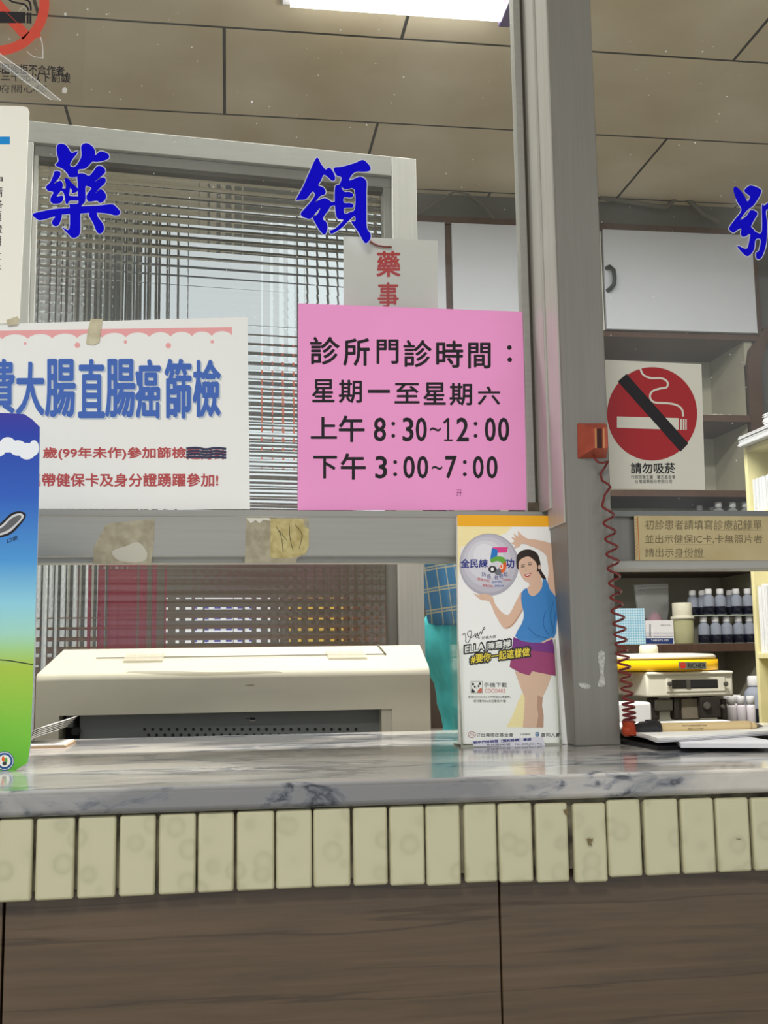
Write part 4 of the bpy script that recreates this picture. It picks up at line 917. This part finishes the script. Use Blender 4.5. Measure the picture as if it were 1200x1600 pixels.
for nm, p1, p2, hgt, c, lab, cat in (('storage_box', 290, 400, .055, (228, 230, 236), 'white box seen blurred through the lower middle of the screen', 'box'), ('file_box', 330, 372, .03, (70, 66, 160), 'blue box seen blurred in front of the white box', 'box'), ('carton', 480, 512, .045, (205, 170, 70), 'yellow carton seen blurred through the lower right of the screen', 'box'), ('carton', 540, 590, .05, (96, 62, 44), 'brown carton seen blurred at the screen right edge', 'box')):
    Y = 2.45 if nm == 'storage_box' else 2.38
    if nm == 'file_box': Y = 2.32
    g = MB(); x0 = at(p1, 950, Y).x; x1 = at(p2, 950, Y).x; g.box((x0, Y, sbz), (x1, Y+(.05 if nm == 'file_box' else .12), sbz+hgt), mat(nm+lab[:5], c, .6), .003); g.build(nm, label=lab, cat=cat)
g = MB(); x0 = at(446, 600, 2.7).x; x1 = at(462, 600, 2.7).x; g.box((x0, BACK+.044, at(450, 660, 2.7).z), (x1, BACK+.051, at(450, 555, 2.7).z), mat('orange_banner', (222, 92, 40), .7)); g.build('hanging_banner', label='orange strip seen blurred through the screen left of the pink sheet', cat='banner')

# =================================================================== GARMENT
gm = thing('hanging_garment', 'turquoise garment under blue plaid cloth hanging between printer and leaflet holder', 'clothing', (at(720, 1000, .62).x, .62, .75))
TEAL = mat('teal_cloth', (96, 226, 230), .75, var=.06, vscale=25, bump=.4)
def plaid():
    m = bpy.data.materials.new('blue_plaid'); m.use_nodes = True; nt = m.node_tree; b = nt.nodes['Principled BSDF']; N = nt.nodes.new; L = nt.links.new
    b.inputs['Roughness'].default_value = .7
    tc = N('ShaderNodeTexCoord'); mp = N('ShaderNodeMapping'); mp.inputs['Rotation'].default_value = (0, .12, .0); L(tc.outputs['Object'], mp.inputs[0])
    sp = N('ShaderNodeSeparateXYZ'); L(mp.outputs[0], sp.inputs[0])
    def stripe(src, per, w, off=0):
        a = N('ShaderNodeMath'); a.operation = 'MULTIPLY_ADD'; a.inputs[1].default_value = 1/per; a.inputs[2].default_value = off; L(src, a.inputs[0])
        f = N('ShaderNodeMath'); f.operation = 'FRACT'; L(a.outputs[0], f.inputs[0]); c = N('ShaderNodeMath'); c.operation = 'LESS_THAN'; c.inputs[1].default_value = w; L(f.outputs[0], c.inputs[0]); return c.outputs[0]
    s1 = stripe(sp.outputs['Z'], .034, .07); s2 = stripe(sp.outputs['Z'], .034, .07, .13); s3 = stripe(sp.outputs['X'], .013, .10)
    m1 = N('ShaderNodeMath'); m1.operation = 'MAXIMUM'; L(s1, m1.inputs[0]); L(s2, m1.inputs[1]); m2 = N('ShaderNodeMath'); m2.operation = 'MAXIMUM'; L(m1.outputs[0], m2.inputs[0]); L(s3, m2.inputs[1])
    mx = N('ShaderNodeMix'); mx.data_type = 'RGBA'; mx.inputs[6].default_value = rgb((84, 146, 196)); mx.inputs[7].default_value = rgb((204, 204, 178)); L(m2.outputs[0], mx.inputs[0]); L(mx.outputs[2], b.inputs['Base Color'])
    MATS['blue_plaid'] = m; return m
PLAID = plaid()
def drape(rows, Y, ry, m, folds, amp, seg=56):
    g = MB(); rings = []
    for (pl_, pr_, py) in rows:
        a = at(pl_, py, Y); b = at(pr_, py, Y); cx = (a.x+b.x)/2; rx = (b.x-a.x)/2; z = a.z; ring = []
        for k in range(seg):
            t = 2*math.pi*k/seg; f = 1+amp*math.sin(folds*t+z*9)+amp*.5*math.sin(folds*2.3*t+z*23)
            ring.append(g.bm.verts.new((cx+rx*math.cos(t)*(1+.2*(f-1)), Y+ry*math.sin(t)*f, z)))
        rings.append(ring)
    for i in range(len(rings)-1):
        for k in range(seg): g.face([rings[i][k], rings[i][(k+1) % seg], rings[i+1][(k+1) % seg], rings[i+1][k]], m, True)
    g.face(rings[0], m); g.face(list(reversed(rings[-1])), m)
    return g
g = drape([(668, 770, 960), (660, 775, 978), (656, 778, 998), (657, 776, 1018), (664, 772, 1038), (673, 768, 1056), (680, 768, 1068), (683, 768, 1085), (684, 770, 1100), (690, 774, 1118), (693, 778, 1135), (692, 782, 1160), (690, 785, 1300), (692, 785, 1400)], .62, .05, TEAL, 7, .10); g.build('teal_cloth', gm, auto=True)
g = drape([(652, 760, 815), (656, 765, 860), (659, 770, 890), (663, 775, 925), (667, 778, 955), (671, 778, 974), (676, 776, 978)], .60, .062, PLAID, 5, .06); g.build('plaid_cloth', gm, auto=True)
g = MB(); hx = at(700, 815, .60)
g.tube([(hx.x, .60, hx.z-.01), (hx.x, .60, hx.z+.05), (hx.x-.02, .58, hx.z+.07), (p0.x-.005, .545, hx.z+.07)], .003, ALUD, 8); g.build('hook', gm)

# =================================================================== BACK OF THE DISPENSARY
CBY = 2.5; CDP = .33
BR = mat('dark_wood', (78, 56, 44), .5, var=.08, vscale=14, stretch=(1, 1, 8)); BRH = mat('dark_wood_edge', (84, 62, 50), .5, var=.08, vscale=14, stretch=(8, 1, 1))
DW = mat('door_laminate', (206, 208, 214), .35); BE = mat('shelf_back_beige', (176, 172, 154), .7, var=.05, vscale=5)
zc1 = at(1000, 359, CBY).z; zc0 = at(1000, 518, CBY).z
CX0 = at(620, 420, CBY).x; CX1 = at(1183, 450, CBY).x
g = MB(); g.box((CX0-.6, CBY+.0, zc1), (3.0, CBY+.1, CEIL), mat('bulkhead_paint', (96, 95, 88), .8, var=.05, vscale=4)); g.build('trim_2', kind='structure')
wc = thing('wall_cabinet', 'brown wall cabinet with white doors under the ceiling', 'cabinet', ((CX0+CX1)/2, CBY+.15, zc0))
g = MB(); g.box((CX0, CBY+.004, zc0-.02), (CX1, CBY+CDP, zc0), BRH); g.box((CX0, CBY-.008, zc1-.012), (CX1+.02, CBY+CDP, zc1+.016), BRH)
dvx = at(700.5, 420, CBY).x; dv2 = at(941, 440, CBY).x
for x, wd in ((CX0, .012), (dvx, .011), (CX1-.012, .02)): g.box((x-wd, CBY-.001, zc0), (x+wd, CBY+CDP, zc1), BR)
g.box((dv2-.03, CBY-.003, zc0), (dv2+.001, CBY+CDP, zc1-.01), mat('cream_stile', (206, 204, 192), .5)); g.box((CX0, CBY+CDP-.02, zc0), (CX1, CBY+CDP, zc1), BE)
g.build('carcass', wc)
for a, b, hs in ((CX0+.012, dvx-.012, None), (dvx+.012, dv2-.034, None), (dv2+.006, CX1-.014, 1)):
    g = MB(); g.box((a, CBY-.012, zc0+.003), (b, CBY+.006, zc1-.008), DW, .0015); dr = g.build('door', wc)
    if hs:
        g = MB(); h0 = at(951, 419, CBY-.012); h1 = at(951, 454, CBY-.012); HX = at(955, 436, CBY-.03).x
        g.tube([(HX-.008, CBY-.012, h0.z), (HX-.004, CBY-.03, h0.z-.001), (HX+.008, CBY-.036, h0.z-.016), (HX+.010, CBY-.037, (h0.z+h1.z)/2), (HX+.008, CBY-.036, h1.z+.016), (HX-.004, CBY-.03, h1.z+.001), (HX-.008, CBY-.012, h1.z)], .008, mat('bronze_handle', (62, 70, 66), .35, .5), 10); g.build('handle', dr)
# open shelves
sh = thing('open_shelves', 'beige-backed open wall shelves with dark wood edges below the cabinet', 'shelf', ((dv2+CX1)/2, CBY+.15, 1.0))
SX0 = at(800, 900, CBY).x; SX1 = at(1170, 600, CBY).x; zlow = .95
g = MB(); g.box((SX0, CBY+CDP-.02, zlow), (SX1+.02, CBY+CDP, zc0-.02), BE)
g.box((SX1-.0, CBY+.02, zlow), (SX1+.03, CBY+CDP, zc0-.02), BE); g.box((SX0-.03, CBY+.02, zlow), (SX0, CBY+CDP, zc0-.02), BE)
g.build('back_panel', sh)
# curved side board
g = MB(); zz0 = zc0-.02
pr_ = [(SX1+.075, zz0+.05), (SX1+.04, zz0), (SX1+.012, zz0-.035), (SX1, zz0-.09), (SX1, zlow), (SX1+.05, zlow), (SX1+.05, zz0-.09), (SX1+.10, zz0+.05)]
g.prism([(x, CBY-.002, z) for x, z in pr_], (0, -1, 0), .03, BR); g.build('curved_side', sh)
g = MB(); g.box((SX1+.02, CBY+.03, zlow), (3, CBY+.06, zc1), mat('dim_wall_paint', (84, 83, 80), .8)); g.build('trim_3', kind='structure')
shz = []
for py0, py1 in ((648, 658), (766, 776), (885, 893), (1006, 1018)):
    za = at(1100, py0, CBY).z; zb = at(1100, py1, CBY).z; shz.append(za)
    g = MB(); g.box((SX0, CBY, zb), (SX1+.002, CBY+CDP-.02, za), BRH); g.box((SX0, CBY+.002, za-.0005), (SX1, CBY+CDP-.02, za+.0005), mat('shelf_top_board', (150, 142, 124), .6)); g.build('shelf', sh)
g = MB(); zq = (zc0+at(1100, 648, CBY).z)/2
g.build('x') if False else g.bm.free()
# crumpled plastic on the shelf
g = MB(); c = at(1128, 646, CBY+.08); pp = []
zs = shz[0]+.001
for k in range(9): pp.append((c.x-.06+.015*k, CBY+.08+.012*math.sin(k*2.1), zs+.004+.012*abs(math.sin(k*1.3))))
g.tube(pp, [.003, .006, .009, .007, .01, .006, .007, .005, .002], mat('crumpled_plastic', (196, 192, 178), .4, bump=.6, vscale=80), 8); g.build('crumpled_bag', label='crumpled clear plastic bag on the shelf right of the red sign', cat='bag')
# dusty sheeting under the ceiling
g = MB(); DB = mat('dusty_pipe', (104, 102, 92), .8)
g.tube([at(x, y, CBY-.04) for x, y in ((937, 309), (985, 316), (1040, 325), (1060, 306), (1075, 312), (1100, 335), (1125, 348))], .009, DB, 8); g.build('ceiling_cable', label='dusty bent cable under the ceiling above the white door', cat='cable')
g = MB(); g.tube([at(x, y, CBY-.04) for x, y in ((655, 334), (680, 316), (710, 300), (730, 303), (752, 318), (772, 342))], .004, DB, 8); g.build('ceiling_cable', label='thin arched cable above the cabinet left of the post', cat='cable')

# bottles
CAPW = mat('white_cap', (222, 222, 222), .4); BPL = mat('bottle_plastic', (176, 184, 200), .3, alpha=.62); LIQ = mat('dark_syrup', (24, 26, 40), .25); LQG = mat('clear_bottle', (170, 174, 172), .25, alpha=.5)
def bottle(label, group, liq):
    t = thing('medicine_bottle', label, 'bottle', (0, 0, 0), group); H = .092; r = .0193
    g = MB(); pm = BPL if liq else LQG
    pf = [(r*.9, 0), (r, .002), (r, .055), (r*.92, .062), (r*.55, .07), (r*.5, .073)]
    g.lathe((0, 0, 0), pf, pm, 18); g.build('flask', t)
    g = MB(); g.lathe((0, 0, .0725), [(r*.62, 0), (r*.64, .001), (r*.62, .016), (r*.55, .0185)], CAPW, 16); g.build('cap', t)
    if liq:
        g = MB(); g.lathe((0, 0, 0), [(r*.86, .0015), (r*1.012, .003), (r*1.012, liq-.001), (r*.96, liq)], LIQ, 18); g.build('liquid', t)
    return t
def copy_bottle(src, label, group, loc, s=1):
    r = src.copy(); COL.objects.link(r); r['label'] = label; r['group'] = group; r.location = loc; r.scale = (s, s, s)
    for ch in src.children:
        c = ch.copy(); COL.objects.link(c); c.parent = r
    return r
BYY = CBY+.05
proto = None
low = [1100.5, 1119, 1136.5, 1155, 1172]
upx = [1108, 1126, 1151, 1169]; upb = [1083, 1098, 1141]
zlo = shz[3]+.0008; zup = at(1130, 961.5, BYY).z+.001
k = 0
G1 = 'bottles of dark syrup in the lower row on the shelf'; G2 = 'bottles of dark syrup in the upper row on the riser'
names = ['first', 'second', 'third', 'fourth', 'fifth']
for i, x in enumerate(low):
    loc = (at(x, 1000, BYY).x, BYY, zlo); lab = 'small bottle of dark syrup, %s from left in the lower row' % names[i]
    if proto is None: proto = bottle(lab, G1, .031); proto.location = loc; proto.scale = (1.04,)*3
    else: copy_bottle(proto, lab, G1, loc, 1.04)
for i, x in enumerate(upx): copy_bottle(proto, 'small bottle of dark syrup, %s from left in the front of the upper row' % names[i], G2, (at(x, 950, BYY).x, BYY, zup), 1.02)
for i, x in enumerate(upb): copy_bottle(proto, 'small bottle of dark syrup standing further back, %s from left of the upper row' % names[i], G2, (at(x, 950, BYY+.055).x, BYY+.055, zup), 1.0)
g = MB(); g.box((at(1076, 961, BYY).x, BYY-.025, zup-.004), (SX1, BYY+.1, zup-.0005), ACRYLEDGE); g.box((at(1178, 961, BYY).x-.004, BYY, zlo), (SX1-.001, BYY+.08, zup-.004), ACRYLEDGE); g.box((at(1080, 961, BYY).x, BYY+.07, zlo), (at(1080, 961, BYY).x+.003, BYY+.1, zup-.004), ACRYLEDGE); g.build('shelf_riser', label='thin clear riser between the two rows of syrup bottles', cat='riser')
emp = None; zem = at(1100, 824, BYY).z
g = MB(); g.box((SX0, CBY+.01, zem-.012), (SX1, CBY+CDP-.02, zem-.0005), BRH); g.build('middle_shelf', sh)
G3 = 'empty clear bottles on the shelf behind the right rail'
for i, (x, dy, s) in enumerate(((1123, 0, 1.0), (1145, 0, 1.0), (1165, .0, 1.0), (1093, .08, .97), (1113, .1, .95))):
    loc = (at(x, 800, BYY+dy).x, BYY+dy, zem)
    lab = ['empty clear bottle, leftmost of the front ones over the yellowed strip', 'empty clear bottle, middle of the front ones over the yellowed strip', 'empty clear bottle touching the wooden rack edge over the yellowed strip', 'empty clear bottle standing back, leftmost over the yellowed strip', 'empty clear bottle standing back, half hidden by a front one'][i]
    if emp is None: emp = bottle(lab, G3, 0); emp.location = loc; emp.scale = (s,)*3
    else: copy_bottle(emp, lab, G3, loc, s)

# boxes and jar on the lower shelf
def tri_mat():
    m = mat('blue_triangle_box', (188, 220, 236), .6); nt = m.node_tree; b = nt.nodes['Principled BSDF']; N = nt.nodes.new; L = nt.links.new
    tc = N('ShaderNodeTexCoord'); mp = N('ShaderNodeMapping'); mp.inputs['Rotation'].default_value = (0, .785, 0); ck = N('ShaderNodeTexChecker'); ck.inputs['Scale'].default_value = 160
    ck.inputs[1].default_value = rgb((206, 230, 240)); ck.inputs[2].default_value = rgb((140, 196, 222)); L(tc.outputs['Object'], mp.inputs[0]); L(mp.outputs[0], ck.inputs[0]); L(ck.outputs[0], b.inputs['Base Color']); return m
g = MB(); a = at(958, 1007, BYY); b = at(1003.5, 950, BYY); g.box((a.x, BYY-.02, zlo), (b.x, BYY+.06, zlo+(b.z-a.z)), tri_mat(), .001); g.build('patterned_box', label='upright light blue box with small triangle pattern on the shelf', cat='box')
d = Draw((0, BYY-.012, 0), sc=4, ox=900, oy=780); a = at(1006, 1007, BYY-.012); b = at(1052, 969, BYY-.012)
NVB = mat('carton_navy', (36, 56, 110), .5)
d.box((a.x, BYY-.012, zlo), (b.x, BYY+.06, zlo+(b.z-a.z)), mat('carton_white', (232, 230, 230), .5), .0008)
d.rect(424, 868, 609, 904, NVB); 
for y in (836, 848, 858): d.rect(424, y, 609, y+3.5, NVB)
d.rect(458, 780, 468, 862, mat('carton_grey', (150, 150, 155), .5)); d.rect(474, 800, 484, 860, WHITE); d.text('MEDICINE', 528, 783, 590, 791, DG, 2); d.text('TABLETS 100', 468, 875, 578, 888, WHITE, 2)
d.build('medicine_carton', label='white carton with navy bottom band beside the blue patterned box', cat='box')
g = MB(); BG_ = glass_mat('bag_film', (238, 240, 242), .10, .4, .2)
zb = zlo+.055
A_ = at(991, 914, BYY+.07); B_ = at(1044, 912, BYY+.07); C_ = at(1042, 975, BYY+.07); D_ = at(999, 965, BYY+.07)
g.prism([A_, B_, at(1045, 950, BYY+.07), C_, D_, at(994, 935, BYY+.07)], (0, -1, 0), .012, BG_)
g.lathe(at(1022, 968, BYY+.085)-Vector((0, 0, .06)), [(.02, 0), (.03, .02), (.035, .05), (.022, .075), (.005, .09)], mat('bag_content', (150, 120, 128), .6), 12)
g.tube([at(991.5, 920, BYY+.056), at(1044, 917, BYY+.056)], .0012, WHITE, 6); g.build('zip_bag', label='clear zip bag standing behind the white and navy carton', cat='bag')
g = MB(); jx = at(1067, 980, BYY); Z = zlo
def rpx(w): return w/2*(BYY+1.15+.0)*1.03/F
JC = mat('jar_cap', (226, 222, 200), .4); JB = mat('jar_body', (178, 176, 136), .35, alpha=.85)
jz = lambda py: at(1067, py, BYY).z
j = thing('plastic_jar', 'cream lidded plastic jar beside the syrup bottles', 'jar', (jx.x, BYY, Z))
g.lathe((jx.x, BYY, Z), [(rpx(30), 0), (rpx(32), .004), (rpx(34), jz(968)-Z)], JB, 24); g.build('body', j)
g = MB(); g.lathe((jx.x, BYY, jz(968)), [(rpx(37), 0), (rpx(37), .010), (rpx(30), .0125), (rpx(31), .015), (rpx(31), jz(943)-jz(968)), (rpx(29), jz(942)-jz(968))], JC, 24); g.build('lid', j)

# back counter and packing machine
BCZ = 1.055
g = MB(); g.box((.45, 1.25, 0), (2.2, 1.9, BCZ), mat('bench_laminate', (96, 90, 82), .5)); g.build('dispensing_bench', label='grey work bench carrying the yellow-banded machine', cat='bench')
MY = 1.48; CRM = mat('machine_cream', (226, 222, 204), .35); YEL = mat('machine_yellow', (250, 196, 20), .4); MET = mat('machine_metal', (120, 118, 112), .3, .8); MDK = mat('machine_dark', (58, 54, 50), .5, .3)
mc = thing('packing_machine', 'cream tablet-packing machine with a yellow band and round tray', 'machine', (at(1078, 1090, MY).x, MY+.1, BCZ))
def mbox(g, x0, y0, x1, y1, Y, dep, m, bev=.003):
    a = at(x0, y1, Y); b = at(x1, y0, Y); g.box((a.x, Y, a.z), (b.x, Y+dep, b.z), m, bev)
xc = at(1058, 1040, MY).x; RY = MY+.135
def zz(py): return at(1058, py, MY).z
rr = (at(1148, 1040, MY).x-at(968, 1040, MY).x)/2*1.03
g = MB(); g.lathe((xc, RY, zz(1048)), [(rr, 0), (rr, zz(1031)-zz(1048))], YEL, 48); g.build('yellow_band', mc, label='yellow round band')
g = MB(); g.lathe((xc, RY, zz(1029.5)), [(rr*.97, 0), (rr*.97, .006), (rr*.93, .011), (rr*.6, .014), (rr*.2, .015)], CRM, 48); g.build('round_tray', mc)
g = MB(); g.lathe((at(1038, 1013, MY).x, RY-.03, zz(1021)), [(.024, 0), (.024, .016), (.021, .022)], CRM, 24); g.build('tray_knob', mc)
g = MB(); mbox(g, 1011, 1050, 1145, 1090, MY, .22, CRM, .006); mbox(g, 1012, 1048, 1146, 1056, MY-.008, .23, CRM, .004)
mbox(g, 1042, 1057, 1133, 1082, MY-.003, .01, CRM, .002); g.build('body', mc)
g = MB(); mbox(g, 1050, 1061, 1122, 1076.5, MY-.0045, .004, mat('window_dark', (40, 38, 36), .15)); mbox(g, 1073, 1062, 1079, 1076, MY-.006, .002, MET, .001); g.build('viewing_window', mc)
for px in (1045, 1132.5):
    g = MB(); c = at(px, 1068.5, MY-.008); g.lathe(c, [(.0035, 0), (.006, .004), (.006, .008), (.003, .012)], MET, 14, 'Y'); g.build('screw_knob', mc)
g = MB(); mbox(g, 1018, 1090, 1030, 1125, MY+.02, .03, MDK); mbox(g, 1024, 1092, 1052, 1112, MY+.01, .05, MET, .004); mbox(g, 1055, 1090, 1062, 1125, MY+.01, .03, MDK); mbox(g, 1066, 1091, 1094, 1125, MY+.02, .08, mat('machine_chute', (120, 112, 98), .5), .004); mbox(g, 1096, 1089, 1126, 1122, MY+.0, .06, MDK, .003); mbox(g, 1128, 1092, 1136, 1125, MY+.02, .03, MDK)
c = at(1104, 1103, MY-.004); g.lathe(c, [(.010, 0), (.010, .004), (.006, .006)], MET, 18, 'Y'); c = at(1128, 1104, MY-.004); g.lathe(c, [(.005, 0), (.006, .006), (.003, .009)], MET, 14, 'Y')
a = at(1080, 1110, MY); g.box((a.x-.09, MY+.02, BCZ), (a.x+.09, MY+.2, BCZ+.015), MDK, .002); g.build('mechanism', mc)
d = Draw((0, RY-rr-.0012, 0), sc=4, ox=900, oy=780); LB = mat('badge_grey', (110, 112, 100), .5)
d.sheet([(642, 1017), (814, 1017), (814, 1061), (642, 1061)], LB, .0006); d.disc(668, 1039, 20, 20, mat('badge_red', (196, 52, 40), .5), 1, k=24); d.line([(655, 1039), (668, 1033), (681, 1039)], 3, LB, 2); d.text('RICHER', 698, 1025, 808, 1054, BLACK, 2, .03); d.build('badge', mc)
g = MB(); a = at(968, 1117, MY-.1); b = at(1018, 1097, MY-.1); g.box((a.x-.02, MY-.1, BCZ), (b.x, MY-.02, b.z), mat('white_carton', (216, 216, 216), .5), .006); g.build('storage_box', label='low white box left of the packing machine, behind the coiled cord', cat='box')
# small white jars on the bench
wj = None; WJ = mat('white_jar', (218, 212, 216), .4)
for i, (x, y, Y, lab) in enumerate(((1142, 1088, 1.60, 'small white bottle, leftmost in front, right of the machine'), (1157, 1088, 1.60, 'small white bottle, second from left right of the machine'), (1172, 1088, 1.60, 'small white bottle against the wooden rack, front row'), (1136, 1085, 1.68, 'small white bottle at the back, touching the machine side'), (1151, 1085, 1.68, 'small white bottle at the back between the front ones'))):
    q = at(x, y, Y); loc = (q.x, Y, BCZ)
    hgt = q.z-BCZ
    if wj is None:
        wj = thing('pill_bottle', lab, 'bottle', (0, 0, 0), 'small white bottles right of the machine'); g = MB(); g.lathe((0, 0, 0), [(.0108, 0), (.0118, .002), (.0118, hgt*.66), (.010, hgt*.74)], WJ, 16); g.build('flask', wj); g = MB(); g.lathe((0, 0, hgt*.745), [(.0105, 0), (.0105, hgt*.24), (.0095, hgt*.255)], CAPW, 16); g.build('cap', wj); wj.location = loc
    else: copy_bottle(wj, lab, 'small white bottles right of the machine', loc)
# dark bottles right of the machine
g = MB(); q0 = at(1160, 1070, 1.9)
bx = at(1177, 1050, 1.75).x
for nm, py, lab in (('a', 1008, 'tall dark bottle at the rack edge above the white pill bottles'),):
    r = copy_bottle(proto, lab, 'dark bottle beside the rack', (bx, 1.75, BCZ), 1.45); del r['group']

# =================================================================== PIGEONHOLE RACK
RK = mat('rack_yellow_wood', (222, 212, 160), .5, var=.04, vscale=12)
RF = .95; RN = .28; qx = at(1165, 760, RF).x; DX = .27
rk = thing('pigeonhole_rack', 'pale yellow wooden pigeonhole rack of papers at the right edge', 'rack', (qx+.13, (RF+RN)/2, .85))
zr = at(1165, 701, RF).z; zsh = at(1183, 1021, RF).z; zms = at(1180, 800, RF).z; zt_ = .85
g = MB(); g.box((qx, RF-.012, zt_), (qx+DX, RF, zr), RK, .0008); g.build('far_side_board', rk)
g = MB(); g.box((qx, RN, zt_), (qx+DX, RN+.012, zr), RK, .0008); g.build('near_side_board', rk)
g = MB(); g.box((qx, RN+.012, zr-.010), (qx+DX, RF-.012, zr), RK, .0008); g.build('top_board', rk)
for z in (zms-.006, zsh, zt_+.02):
    g = MB(); g.box((qx, RN+.012, z-.010), (qx+DX, RF-.012, z), RK, .0008); g.build('shelf_board', rk)
g = MB(); g.box((qx+DX-.006, RN+.012, zt_), (qx+DX, RF-.012, zr-.01), RK); g.build('back_board', rk)
g = MB(); g.box((qx-.0, RN-.02, 0), (qx+.5, RF+.02, zt_), mat('rack_desk', (110, 104, 92), .5)); g.build('side_desk', label='plain desk below the pigeonhole rack', cat='desk')
PP = mat('file_paper', (232, 232, 230), .6); PP2 = mat('file_paper_grey', (212, 212, 212), .6)
def files(z0, z1, n, lab):
    g = MB(); y = RF-.016
    for k in range(n):
        hh = (z1-z0)*(1-.07*random.random()); dx = random.uniform(0, .006)
        g.box((qx+.004+dx, y-.0026, z0), (qx+.22, y, z0+hh), PP if k % 3 else PP2); y -= .0034*random.uniform(.9, 1.2)
    return g.build('paper_files', label=lab, cat='papers')
files(zms-.0055, at(1172, 748, RF-.02).z, 70, 'upright white papers in the rack compartment above the rail')
files(zsh+.0005, at(1180, 912, RF-.02).z, 70, 'upright white papers in the rack compartment below the rail')
g = MB(); a = at(1197, 700, RF-.1); g.tube([(qx+.03, RF-.06, zms+.08), (qx+.032, RF-.062, zr-.013)], .003, mat('pencil_orange', (226, 160, 96), .5), 8); g.build('pencil', label='orange pencil standing among the papers in the upper rack compartment', cat='pencil')
def pile(xo, ya, yb7, z, n, lab, t=.0015):
    g = MB()
    for k in range(n):
        zk = z+t*k; a = xo+random.uniform(-.002, .002); y1_ = yb7+random.uniform(-.004, .004)
        g.hexa([(a, ya, zk), (a+.2, ya, zk), (a+.2, y1_, zk), (a, y1_, zk), (a, ya, zk+t*.8), (a+.2, ya, zk+t*.8), (a+.2, y1_, zk+t*.8), (a, y1_, zk+t*.8)], PP if k % 2 else PP2)
    return g.build('paper_pile', label=lab, cat='papers')
pile(qx-.015, RF-.3, RF-.01, zr+.0005, 14, 'lower pile of white papers on the rack top')
pile(qx+.022, RF-.33, RF-.05, zr+.0220, 26, 'upper pile of white papers on the rack top')
